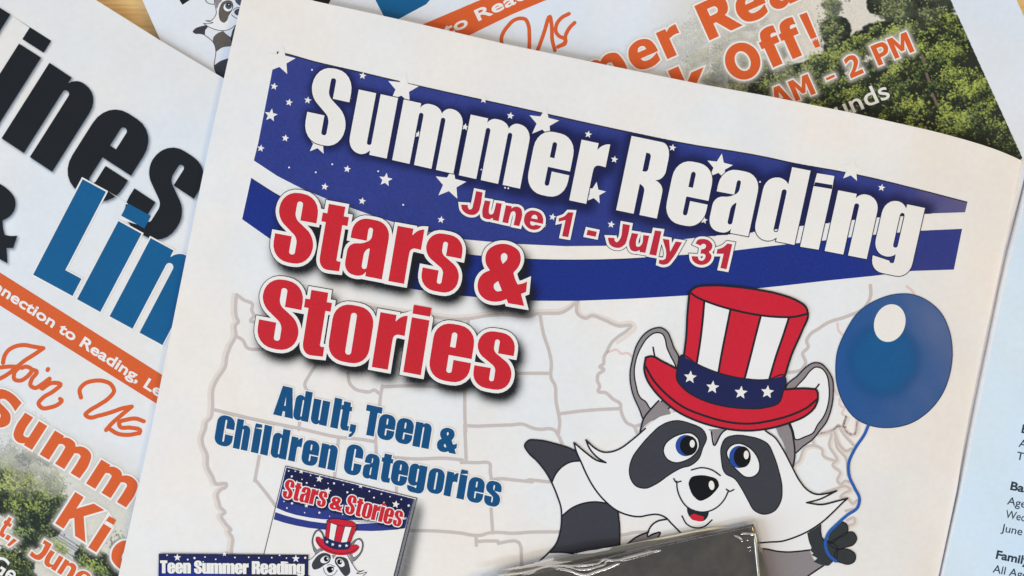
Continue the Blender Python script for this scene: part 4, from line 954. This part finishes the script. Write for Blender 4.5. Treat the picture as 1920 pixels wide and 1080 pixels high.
    T = [[q1([(320,180,1),(440,205,1),(400,450),(375,540),(300,610),(220,618),(120,580),(60,510),(45,428,1),(168,435,1),(175,490),(205,520),(240,505),(265,430)])],
         [q1([(480,350,1),(585,368,1),(555,550),(560,590),(595,612),(635,590),(650,550),(690,395,1),(795,410,1),(735,735,1),(628,712,1),(630,672,1),(580,695),(510,692),(450,660),(435,590)])],
         [q1([(870,440,1),(978,460,1),(970,500,1),(1020,470),(1090,470),(1150,510),(1168,580),(1115,825,1),(1010,805,1),(1045,630),(1045,580),(1010,550),(970,570),(945,630),(910,775,1),(803,752,1)])],
         [q1([(1205,680),(1240,590),(1320,540),(1420,545),(1510,590),(1555,680),(1552,785,1),(1320,735,1),(1318,780),(1350,812),(1390,810),(1420,800,1),(1525,825,1),(1480,870),(1410,892),(1320,880),(1240,820),(1205,750)]), q1([(1335,680,1),(1355,635),(1400,615),(1440,640),(1450,700,1)])],
         [q3([(1108,350,1),(1158,352,1),(1108,590,1),(1048,580,1),(1082,425,1),(1013,440,1),(1018,408,1),(1070,388)])],
         [np.array([(1102, 431), (1119, 434.5), (1117, 444), (1099.5, 440.5)])],
         [q2([(340,140,1),(435,158,1),(400,330),(370,410),(310,455),(240,458),(170,420),(138,325,1),(228,328,1),(235,370),(262,385),(290,360)])],
         [q2([(458,262,1),(545,275,1),(515,400),(522,440),(555,445),(590,415),(612,290,1),(692,300,1),(640,528,1),(562,515,1),(565,490,1),(520,508),(450,490),(425,430)])],
         [q2([(768,228,1),(855,240,1),(785,565,1),(692,548,1)])],
         [q2([(872,340,1),(958,352,1),(970,515,1),(1045,375,1),(1130,388,1),(990,615),(940,670),(870,685),(818,668,1),(825,618,1),(870,622),(905,605),(915,575)])],
         [q2([(1308,402,1),(1340,355),(1410,342),(1490,365),(1535,430),(1515,490),(1490,512),(1522,560),(1510,620),(1460,670),(1390,688),(1310,665),(1265,615),(1258,570,1),(1340,575,1),(1355,620),(1400,632),(1435,600),(1440,555),(1420,540),(1375,540,1),(1385,480,1),(1430,470),(1450,440),(1435,410),(1405,408),(1375,432,1)])],
         [q2([(1735,402,1),(1800,412,1),(1722,745,1),(1640,730,1),(1685,540,1),(1590,540,1),(1600,480,1),(1680,450)])]]
    b0 = fill('date_lettering', T, INK_DARKRIM, S, 13, None, 5.9, 'red dates June 1 - July 31 with white rim')
    fill('lettering_rim', T, WHITE, S, 15, b0, 4.8)
    for g in T: fill('letter', [g], INK_DATE, S, 17, b0)
    # ---- Stars & Stories
    f1 = (21.5, -127); f2 = (20, -126)
    T1 = [put('S', (506.5, 484), (581, 498), f1), put('t', (588, 500), (637, 509), f1), put('a', (644, 510), (716, 524), f1), put('r', (728, 527), (778, 536), f1), put('s', (785, 538), (855, 551.5), f1), put('&', (890, 559), (979, 575), f1)]
    T2 = [put('S', (477, 645), (554, 660), f2), put('t', (556.5, 660.5), (606.5, 669), f2), put('o', (612, 670.5), (688, 684.5), f2), put('r', (697, 688), (748, 697), f2), put('i', (756, 697.5), (789, 703.5), f2), put('e', (801, 706), (877, 720), f2), put('s', (882.5, 721), (954, 733.5), f2)]
    soft('lettering_shadow', T1 + T2, (14, 18, 26), S, 12, 8, 14, 9, .97, 6, 2.2, gain=1.3, label='printed dark drop shadow under the red title')
    for nm, T in (('red words Stars & with white rim', T1), ('red word Stories with white rim', T2)):
        b0 = fill('title_lettering', T, INK_LINE, S, 14, None, 7.6, nm)
        fill('lettering_rim', T, WHITE, S, 16, b0, 6.4)
        for g in T: fill('letter', [g], INK_RED, S, 18, b0)
    # ---- Adult, Teen & Children Categories
    f = (9, -54.6)
    T = [put(c, a, b, f) for c, a, b in (('A', (512.6, 776.5), (548.4, 784.5)), ('d', (549, 784.5), (577, 791)), ('u', (582, 792), (611.5, 798.5)), ('l', (619.5, 800.5), (632.5, 803.5)), ('t', (634, 803.5), (653, 807.5)), (',', (655, 808.5), (665, 810.5)),
         ('T', (679.5, 813.5), (708, 819.5)), ('e', (706, 820), (736, 826.5)), ('e', (739.5, 827.2), (770, 834)), ('n', (773.5, 835.5), (803, 841.5)))] + [put('&', (817.5, 844), (852.5, 851.5), (9, -52))]
    lettering('subtitle_lettering', 'blue words Adult, Teen &', T, WHITE, 2.2, INK_TEAL, S, 14, .6)
    f = (9, -54)
    T = [put(c, a, b, f) for c, a, b in (('C', (401, 831), (433, 838.5)), ('h', (437, 839.3), (463, 845)), ('i', (470.6, 846.8), (483.5, 849.8)), ('l', (488, 850.8), (501, 854)), ('d', (506.5, 855), (535.5, 861.5)), ('r', (540.4, 862.6), (560, 867)), ('e', (564, 868), (593, 874.5)), ('n', (597, 875.3), (627, 882)),
         ('C', (643.5, 885.8), (674, 892.5)), ('a', (679, 893.8), (706, 899.8)), ('t', (710, 901), (730, 905)), ('e', (731.5, 905.6), (760.5, 912)), ('g', (763, 912.6), (794, 919.5)), ('o', (799, 920.7), (828, 927.2)), ('r', (832, 928), (852, 932.5)), ('i', (856, 933.5), (869, 936.4)), ('e', (874, 937.5), (903, 944)), ('s', (906, 944.5), (935, 951)))]
    lettering('subtitle_lettering', 'blue words Children Categories', T, WHITE, 2.2, INK_TEAL, S, 14, .6)
    # ---- small printed book
    q = lambda p: Z(480, 810, 4, p)
    soft('book_shadow', [[np.array(q([(1190, 500), (1235, 560), (1110, 1180), (1020, 1180)]))]], (62, 66, 74), S, 12, 3, 3, 8, .75, 0, 2.2, label='grey printed shadow beside the small book', clip=np.array(q([(1195, 500), (1400, 480), (1400, 1180), (900, 1180), (1000, 1000)])))
    bk = shape('printed_book', q([(222, 255), (1207, 497), (1030, 1200), (-10, 1200)]), WHITE, S, 14, corners=True, label='small printed book with the same title and raccoon')
    shape('book_edge', q([(1178, 500), (1200, 505), (1040, 1200), (1000, 1200), (1120, 720)]), ink((124, 126, 136)), S, 15, bk, corners=True)
    bb = q([(228, 265), (1178, 500), (1118, 722), (1040, 733), (950, 740), (860, 743), (760, 740), (640, 742), (520, 733), (400, 720), (300, 702), (210, 680), (132, 655)])
    bu = shape('cover_band', bb, INK_BLUE, S, 15, bk, corners=True)
    soft('band_glow', [[np.array(q([(228, 265), (1178, 500), (1150, 640), (800, 560), (400, 440), (200, 400)]))]], (16, 20, 62), S, 16, 0, 0, 6, .7, 0, 2.4, parent=bk, clip=np.array(bb))
    shape('cover_stripe', q([(148, 566), (220, 598), (300, 622), (400, 642), (500, 655), (700, 660), (860, 660), (1130, 640), (1126, 655), (900, 682), (700, 692), (500, 682), (400, 668), (300, 648), (220, 626), (143, 600)]), INK_FUR, S, 17, bk, corners=True)
    stroke('outline', [[p, r] for p, r in zip(q([(222, 255), (1207, 497), (222, 255), (1180, 505)]), q([(1207, 497), (1030, 1200), (-10, 1200), (1005, 1200)]))], 1.3, INK_LINE, S, 18, bk)
    for x, y, r in ((340, 295, 18), (475, 352, 24), (303, 382, 18), (540, 442, 24), (785, 405, 17), (1048, 543, 26), (378, 552, 15), (475, 605, 10), (685, 452, 8), (585, 385, 8), (885, 492, 7), (1145, 552, 9), (270, 535, 9), (380, 382, 7), (268, 333, 8), (245, 292, 6), (295, 294, 5), (410, 325, 5), (440, 402, 5), (540, 385, 5), (655, 395, 5), (725, 430, 6), (850, 445, 6), (940, 465, 6), (1005, 485, 5), (1090, 505, 6), (960, 528, 5), (232, 570, 6), (365, 605, 5), (650, 618, 5), (210, 520, 5), (715, 540, 5), (345, 355, 5), (552, 632, 4), (1090, 580, 4)):
        c = q([(x, y)])[0]
        fill('star', [[star_ring(c[0], c[1], r / 4 * 1.15, 10, .45)]] if r > 9 else [[ellipse(c[0], c[1], r / 4, r / 4, 0, 8)]], WHITE, S, 18, bk)
    f = (8.2, -34.5); P0 = np.array([529.5, 933.])
    T = word('Stars', (528, 932.5), (609, 951.5), f, 3) + [put('&', (616, 953.5), (639, 959), (6.5, -28))] + word('Stories', (645, 961.5), (751, 988), f, 3)
    soft('lettering_shadow', T, (12, 14, 40), S, 17, 2.5, 3.5, 2, .9, 2, 1.6, parent=bk, clip=np.array(bb))
    tt = fill('title_lettering', T, INK_FUR, S, 20, bk, 1.9)
    for k, g in enumerate((T[:5], T[5:6], T[6:])): fill('title_word', g, INK_RED, S, 22, bk)
    k = .2515
    def tf(P):
        return [(612.5 + (p[0] - 1291) * k, 975.5 + (p[1] - 546) * k) + tuple(p[2:]) for p in P]
    raccoon_small(S, tf, k, bk)
    # ---- Teen Summer Reading box
    tb = shape('teen_banner', [(297.6, 1038), (578.3, 1040.3), (576, 1200), (296, 1200)], INK_NAVY, S, 46, corners=True, label='navy box reading Teen Summer Reading')
    soft('band_glow', [[np.array([(300, 1060), (440, 1062), (440, 1150), (300, 1150)])]], (38, 56, 170), S, 47, 0, 0, 10, .8, 0, 3, parent=tb, clip=np.array([(297.6, 1038), (578.3, 1040.3), (576, 1200), (296, 1200)]))
    for x, y, r in ((315, 152, 44), (1648, 165, 46), (845, 112, 30)):
        fill('star', [[star_ring(280 + x / 6, 1020 + y / 6, r / 6, 0, .42)]], WHITE, S, 48, tb)
    for x, y, r in ((200, 126, 9), (432, 175, 10), (508, 158, 13), (626, 146, 9), (747, 172, 9), (963, 152, 9), (1118, 149, 9), (1232, 155, 9), (1377, 154, 9), (1465, 126, 10), (1543, 158, 8), (1754, 155, 13), (606, 200, 8)):
        fill('star_dot', [[ellipse(280 + x / 6, 1020 + y / 6, r / 6, r / 6, 0, 8)]], WHITE, S, 48, tb)
    f = (0, -23.5)
    T = word('Teen', (300.5, 1074.5), (357.5, 1075), f, 4) + word('Summer', (364, 1075), (465.8, 1076), f, 4) + word('Reading', (472.5, 1076), (570.8, 1077), f, 4)
    fill('lettering_rim', T, ink((14, 18, 50)), S, 49, tb, 1.3)
    for a, b in ((0, 4), (4, 10), (10, 17)): fill('title_word', T[a:b], WHITE, S, 51, tb, .35)
    # ---- big raccoon
    raccoon(S, lambda P: list(P), 16, root, 'black and white cartoon raccoon face with blue eyes')
    # ---- balloon
    b4 = lambda p: Z(1440, 540, 4, p)
    bl = [(508, 600), (520, 480), (580, 330), (680, 180), (820, 88), (950, 48), (1080, 48), (1200, 98), (1300, 190), (1360, 320), (1383, 470), (1365, 640), (1310, 790), (1210, 920), (1080, 1010), (920, 1048), (780, 1035), (660, 980), (570, 870), (520, 735)]
    ba = shape('printed_balloon', b4(bl), INK_BALLOON, S, 12, label='round blue balloon with a white highlight')
    soft('balloon_tint', [[ellipse(*b4([(870, 540)])[0], 64, 66, 10, 40)]], (10, 100, 166), S, 14, 0, 0, 9, .7, 0, 2.0, parent=ba)
    fill('highlight', [[ellipse(*b4([(913, 263)])[0], 29, 36, 18, 36)]], WHITE, S, 16, ba)
    stroke('outline', [b4(bl)], 1.5, ink((18, 52, 104)), S, 17, ba, closed=True)
    stroke('balloon_string', [b4([(752, 1032), (728, 1090)]) + Z(1440, 810, 4, [(650, 130), (605, 240), (610, 330), (650, 420), (687, 500), (670, 570), (600, 620), (520, 690), (450, 765), (430, 850), (455, 920), (508, 970)])], 5.4, ink((32, 92, 180)), S, 24, label='blue string of the balloon')

def raccoon_small(S, tf, k, bk):
    """the same picture again on the little book, drawn as few simple parts"""
    A = lambda p: tf(Z(960, 540, 4, p)); C = lambda p: tf(Z(960, 810, 4, p)); Hh = lambda p: tf(Z(1240, 520, 3.6, p)); Dd = lambda p: tf(Z(1440, 810, 4, p)); B = lambda p: tf(Z(1440, 540, 4, p))
    L = 24; lw = 1.1
    ears = [A([(985, 985), (905, 790), (885, 650), (905, 530), (1000, 340), (1120, 299), (1190, 380), (1248, 510), (1180, 900)]), B([(145, 722), (290, 590), (390, 565), (485, 690), (475, 900), (380, 1080), (200, 1240), (150, 1000)])]
    lin_ = [A([(1225, 580), (1148, 380), (1080, 335), (970, 440), (917, 620), (970, 830), (1040, 905), (1230, 700)]), B([(205, 750), (355, 594), (440, 650), (455, 850), (370, 1030), (205, 1135), (150, 950)])]
    for e, i in zip(ears, lin_):
        shape('printed_ear', e, INK_GREY, S, L, bk); shape('ear_lining', i, INK_FUR, S, L + 1, bk)
        stroke('outline', [e, i], lw, INK_LINE, S, L + 2, bk, closed=True)
    head = C([(1005, -40), (800, 130), (680, 150), (555, 60, 1), (700, 230, 1), (465, 80, 1), (520, 230), (700, 520), (860, 620), (1000, 640), (1300, 720)]) + Dd([(100, 820), (300, 745), (500, 590), (597, 498, 1), (400, 545), (290, 530, 1), (514, 442, 1), (350, 465), (185, 270), (50, 40)]) + tf([(1430, 780), (1240, 780)])
    shape('printed_raccoon', head, INK_FUR, S, L + 3, bk)
    stroke('outline', [[p[:2] for p in head]], lw, INK_LINE, S, L + 4, bk, closed=True)
    shape('grey_fur', A([(960, 1082, 1), (985, 985), (1100, 845, 1), (1192, 945, 1), (1040, 1000)]), INK_GREY, S, L + 5, bk)
    shape('grey_fur', B([(60, 1045, 1), (155, 1018, 1), (190, 1130), (185, 1345, 1), (110, 1150)]), INK_GREY, S, L + 5, bk)
    shape('grey_fur', C([(1470, -20, 1), (1517, 102, 1), (1610, -25, 1)]), INK_GREY, S, L + 5, bk)
    for p in (C([(880, 290), (960, 110), (1080, -20), (1230, -85), (1440, -5), (1400, 200), (1270, 270), (1080, 390), (930, 405)]), C([(1570, 200), (1600, 50), (1780, 35), (1920, 92), (2000, 290), (2015, 520), (1890, 617), (1770, 510), (1670, 350)])):
        shape('eye_patch', p, INK_MASK, S, L + 5, bk)
    for w_, ic in ((C([(1135, 140), (1200, 45), (1340, 8), (1405, 110), (1300, 215), (1160, 200)]), (1312, 98)), (C([(1610, 150), (1700, 85), (1830, 170), (1850, 300), (1760, 340), (1640, 230)]), (1712, 185))):
        shape('eye', w_, INK_FUR, S, L + 6, bk)
        c = C([ic])[0]; fill('pupil', [[ellipse(c[0], c[1], 19 * k, 20 * k, 0, 16)]], INK_PUPIL, S, L + 7, bk); fill('glint', [[ellipse(c[0] + 9 * k, c[1] - 3 * k, 6 * k, 8 * k, 0, 10)]], WHITE, S, L + 8, bk)
    shape('nose', C([(1325, 380), (1400, 325), (1535, 355), (1520, 450), (1410, 516), (1335, 430)]), INK_PUPIL, S, L + 6, bk)
    c = C([(1497, 400)])[0]; fill('glint', [[ellipse(c[0], c[1], 6 * k, 8 * k, 0, 8)]], WHITE, S, L + 8, bk)
    stroke('outline', [C([(1345, 285), (1420, 268), (1562, 326)]), C([(1225, 360), (1265, 500), (1380, 595), (1530, 570), (1640, 435)])], lw, INK_LINE, S, L + 7, bk)
    shape('printed_hat', A([(1003, 522, 1), (1040, 512), (1235, 605)]) + Hh([(600, 720), (838, 757, 1), (1000, 752), (1057, 800), (980, 930), (700, 1025), (400, 1015), (100, 900)]) + A([(1060, 760), (992, 610)]), INK_HAT, S, L + 9, bk)
    shape('crown', Hh([(190, 98, 1), (330, 55), (640, 82), (920, 160), (990, 245, 1), (880, 520), (830, 672, 1), (560, 686), (152, 535, 1), (176, 250)]), INK_HAT, S, L + 10, bk)
    for a in ([(290, 160), (467, 213), (385, 645), (240, 585)], [(672, 256), (862, 268), (728, 688), (562, 684)]): shape('stripe', Hh(a), WHITE, S, L + 11, bk, corners=True)
    stroke('outline', [Hh([(290, 162), (238, 585)]), Hh([(467, 215), (385, 645)]), Hh([(672, 258), (562, 684)]), Hh([(862, 270), (728, 690)]), Hh([(190, 98), (330, 172), (640, 252), (900, 266), (990, 245)]), Hh([(190, 98), (330, 55), (640, 82), (920, 160), (990, 245), (880, 520), (832, 672)]), Hh([(190, 98), (176, 250), (152, 535)]), A([(1003, 590), (1150, 790), (1450, 960), (1750, 1018)]) + Hh([(900, 920), (1052, 822)])], lw, INK_LINE, S, L + 12, bk)
    shape('hat_band', Hh([(135, 526, 1), (105, 690), (260, 820), (560, 885), (795, 845), (832, 664, 1), (560, 684), (240, 585)]), INK_NAVY, S, L + 13, bk)
    for cx, cy in ((195, 674), (346, 742), (537, 778), (716, 774)):
        c = Hh([(cx, cy)])[0]; fill('star', [[star_ring(c[0], c[1], 14 * k, 6, .45)]], WHITE, S, L + 15, bk)
open_newsletter()

# ================================================================== dark pad in clear wrap
def wrapped_pad():
    zt = 0.0028
    root = thing('wrapped_pad', 'dark grey block sealed in clear crinkled plastic wrap at the bottom edge', 'package', 1220, 1150, 0.0007)
    o = np.array(root.location)
    def pt(x, y, z):
        f = (D - z) / D; return np.array([(x - 960) * K * f, (540 - y) * K * f, z]) - o
    # core: top outline measured at its height
    topc = np.array([(925, 1086), (1030, 1062), (1220, 1024), (1320, 1001), (1402, 984, ), (1415, 984), (1420, 996), (1443, 1092), (1476, 1230), (1500, 1330), (1000, 1420)], float)
    m, nt, b = new_mat('dark_grey_card')
    co, _, _ = paper_bump(nt, b, .5, 900)
    n = nt.nodes.new('ShaderNodeTexNoise'); n.inputs['Scale'].default_value = 210; n.inputs['Detail'].default_value = 6
    r = nt.nodes.new('ShaderNodeValToRGB'); r.color_ramp.elements[0].position = .35; r.color_ramp.elements[0].color = (*lin((80, 74, 62)), 1); r.color_ramp.elements[1].position = .75; r.color_ramp.elements[1].color = (*lin((126, 114, 92)), 1)
    nt.links.new(co.outputs['Position'], n.inputs['Vector']); nt.links.new(n.outputs['Fac'], r.inputs[0]); nt.links.new(r.outputs[0], b.inputs['Base Color'])
    b.inputs['Roughness'].default_value = .45
    V = []; N = len(topc); c = topc.mean(0)
    levels = [(zt, 4.0), (zt - .0003, 1.5), (zt - .001, 0.0), (0.0012, 0.0)]
    for z, ins in levels:
        for p in topc:
            d = (c - p) / np.linalg.norm(c - p) * ins
            w_ = pt(p[0] + d[0], p[1] + d[1], zt); w_[2] = z - o[2]; V.append(w_)
    F = [tuple(range(N))[::-1]] if False else []
    for l in range(len(levels) - 1):
        for i in range(N):
            a = l * N + i; b2 = l * N + (i + 1) % N; F.append((a, a + N, b2 + N, b2))
    V.append(sum(V[:N]) / N); ci = len(V) - 1
    F += [(i, (i + 1) % N, ci) for i in range(N)]
    core = link_mesh('block', V, F, m, root, 'mottled dark grey block')
    # normals consistent
    import bmesh
    bm = bmesh.new(); bm.from_mesh(core.data); bmesh.ops.recalc_face_normals(bm, faces=bm.faces); bm.to_mesh(core.data); bm.free()
    # cream backing card, sticking out along the upper edge
    card = paper('cream_card', (214, 206, 184))
    cp = [(900, 1098), (967, 1066), (1050, 1047), (1150, 1027), (1220, 1012.5), (1290, 998), (1337, 989), (1400, 990), (1430, 1100), (1490, 1330), (1000, 1420)]
    zc = 0.0013
    V = [pt(x, y, zc) for x, y in cp] + [pt(x, y, zc) * [1, 1, 1] - [0, 0, .0012] for x, y in cp]; n_ = len(cp)
    F = [tuple(range(n_))] + [(i, i + n_, (i + 1) % n_ + n_, (i + 1) % n_) for i in range(n_)]
    cc = link_mesh('backing_card', V, F, card, root, 'cream backing card showing along the upper edge')
    bm = bmesh.new(); bm.from_mesh(cc.data); bmesh.ops.recalc_face_normals(bm, faces=bm.faces); bm.to_mesh(cc.data); bm.free()
    # film
    fm = bpy.data.materials.new('clear_film'); fm.use_nodes = True; nt = fm.node_tree; nt.nodes.clear()
    out = nt.nodes.new('ShaderNodeOutputMaterial'); mix = nt.nodes.new('ShaderNodeMixShader'); tr = nt.nodes.new('ShaderNodeBsdfTransparent'); gl = nt.nodes.new('ShaderNodeBsdfGlossy')
    tr.inputs[0].default_value = (.97, .98, .985, 1); gl.inputs['Roughness'].default_value = .05; gl.inputs[0].default_value = (1, 1, 1, 1)
    lwt = nt.nodes.new('ShaderNodeFresnel'); lwt.inputs[0].default_value = 1.55
    ad = nt.nodes.new('ShaderNodeMath'); ad.operation = 'MULTIPLY_ADD'; ad.inputs[1].default_value = 1.8; ad.inputs[2].default_value = .04
    nt.links.new(lwt.outputs[0], ad.inputs[0]); nt.links.new(ad.outputs[0], mix.inputs[0]); nt.links.new(tr.outputs[0], mix.inputs[1]); nt.links.new(gl.outputs[0], mix.inputs[2]); nt.links.new(mix.outputs[0], out.inputs[0])
    zf = zt + .0006
    # grid across the top: u along the upper edge, v away from it; the film rolls over the edges
    TLc = np.array([905., 1090.]); TRc = np.array([1415., 980.]); BRc = np.array([1500., 1335.]); BLc = np.array([985., 1440.])
    nu, nv = 380, 170
    e5 = lambda p: spline(Z(900, 960, 6, p), False); e6 = lambda p: spline(Z(1180, 960, 6, p), False)
    ridges = [(e5([(0, 770), (300, 715), (560, 665), (760, 612), (1100, 602), (1250, 590), (1340, 575), (1376, 540), (1500, 545), (1700, 510), (1920, 440)]), 1.5, .00030), (e5([(830, 610), (1000, 612), (1080, 640), (1200, 642), (1330, 612), (1410, 580), (1415, 545)]), 1.4, .00028),
              (e5([(800, 620), (1000, 652), (1100, 690), (1180, 706), (1300, 670), (1450, 620), (1560, 570)]), 1.6, .00034), (e6([(-60, 525), (0, 510), (180, 465), (340, 425)]), 1.5, .0003), (e6([(1180, 265), (1230, 285), (1270, 322)]), 2.2, .0003),
              (e6([(1270, 240), (1330, 243), (1400, 245)]), 1.6, .0003), (e6([(1412, 235), (1425, 380), (1440, 560), (1465, 800), (1500, 1100)]), 3.2, .00045), (e5([(150, 725), (400, 690), (560, 690), (640, 660)]), 1.3, .00025)]
    P2 = []
    for j in range(nv + 1):
        for i in range(nu + 1):
            u = i / nu; v = (j / nv) ** 1.5
            P2.append((TLc * (1 - u) + TRc * u) * (1 - v) + (BLc * (1 - u) + BRc * u) * v)
    P2 = np.array(P2); U = np.tile(np.linspace(0, 1, nu + 1), nv + 1); Vv = np.repeat(np.linspace(0, 1, nv + 1) ** 1.5, nu + 1)
    d1 = Vv * 365; d2 = (1 - U) * 520
    zz = np.full(len(P2), zf)
    for r_, wd_, am in ridges:
        dd = chunk_dist(P2, np.stack([r_[:-1], r_[1:]], 1)); zz += .35 * am * np.exp(-(dd / (wd_ * 1.7)) ** 2)
    crk = np.interp(np.arange(4000), np.arange(0, 4000, 24), RNG.normal(0, 1, 167))
    zz += .00004 * np.exp(-((d2 - 20) / 9) ** 2) * crk[(d1 * 7).astype(int) % 4000]
    zz += .00003 * np.sin(P2[:, 0] / 31 + d1 / 17) + .00002 * np.sin(P2[:, 0] / 11 - d1 / 23)
    for t in (d1, d2): zz -= .0012 * np.maximum(0, 1 - t / 7) ** 2
    V = [pt(p[0], p[1], z) for p, z in zip(P2, zz)]
    F = [(j * (nu + 1) + i, (j + 1) * (nu + 1) + i, (j + 1) * (nu + 1) + i + 1, j * (nu + 1) + i + 1) for j in range(nv) for i in range(nu)]
    film = link_mesh('plastic_wrap', V, F, fm, root, 'clear crinkled wrap over the block')
    for p in film.data.polygons: p.use_smooth = True
    fold_m = bpy.data.materials.new('folded_film'); fold_m.use_nodes = True; nt = fold_m.node_tree; nt.nodes.clear()
    out = nt.nodes.new('ShaderNodeOutputMaterial'); mix = nt.nodes.new('ShaderNodeMixShader'); tr = nt.nodes.new('ShaderNodeBsdfTransparent'); gl = nt.nodes.new('ShaderNodeBsdfGlossy')
    gl.inputs['Roughness'].default_value = .3; gl.inputs[0].default_value = (1, .97, .9, 1); mix.inputs[0].default_value = .36
    nt.links.new(tr.outputs[0], mix.inputs[1]); nt.links.new(gl.outputs[0], mix.inputs[2]); nt.links.new(mix.outputs[0], out.inputs[0])
    for k_, (r_, wd_, am) in enumerate(ridges):
        c3 = np.array([pt(p[0], p[1], zf + .00022) for p in r_]); t_ = np.gradient(c3, axis=0); t_ /= np.linalg.norm(t_, axis=1)[:, None]
        sdv = np.cross(t_, [0, 0, 1]); sdv /= np.linalg.norm(sdv, axis=1)[:, None]; upv = np.cross(sdv, t_)
        m2 = len(c3); u_ = np.linspace(0, 1, m2); rr = (.00024 + .00005 * wd_) * np.clip(np.minimum(u_, 1 - u_) * 6 + .15, 0, 1) * (1 + .12 * np.sin(u_ * 9 + k_)); NS = 10
        VV = []
        for q_ in range(NS):
            an = 2 * math.pi * q_ / NS
            VV.append(c3 + (sdv * math.cos(an) + upv * math.sin(an) * .7) * rr[:, None])
        VV = np.concatenate(VV)
        FF = [(q_ * m2 + i, q_ * m2 + i + 1, ((q_ + 1) % NS) * m2 + i + 1, ((q_ + 1) % NS) * m2 + i) for q_ in range(NS) for i in range(m2 - 1)]
        ob = link_mesh('wrap_crease', VV, FF, fold_m, root)
        for p in ob.data.polygons: p.use_smooth = True
    # film falling down the far and right side to a flat seam lying on the page
    def skirt(name, edge, drop, w0):
        V = []; n = len(edge)
        for k, (t, z) in enumerate(drop):
            for i, (p, q_) in enumerate(zip(edge, w0)):
                a = np.array(p) * (1 - t) + np.array(q_) * t
                V.append(pt(a[0], a[1], z + .00008 * math.sin(i * .9 + k) * (0 < k)))
        F = [(k * n + i, k * n + i + 1, (k + 1) * n + i + 1, (k + 1) * n + i) for k in range(len(drop) - 1) for i in range(n - 1)]
        ob = link_mesh(name, V, F, fm, root)
        for p in ob.data.polygons: p.use_smooth = True
    m_ = 26
    e1 = [tuple(TLc * (1 - i / m_) + TRc * (i / m_)) for i in range(m_ + 1)]
    o1 = [(x - 3 - 2 * math.sin(i * .5), y - (13 - 11 * i / m_) - 6 * math.exp(-((i - 9) / 5) ** 2) - 1.0 * math.sin(i * 1.3)) for i, (x, y) in enumerate(e1)]
    skirt('wrap_seam', e1, [(0, zf - .0012), (.35, .0019), (.7, .0016), (1, .0014)], o1)
    e2 = [tuple(TRc * (1 - i / m_) + BRc * (i / m_)) for i in range(m_ + 1)]
    o2 = [(x + 4 + 1.2 * math.sin(i * .9), y - .5) for i, (x, y) in enumerate(e2)]
    skirt('wrap_seam', e2, [(0, zf - .0014), (.5, .0015), (1, .0009)], o2)
wrapped_pad()
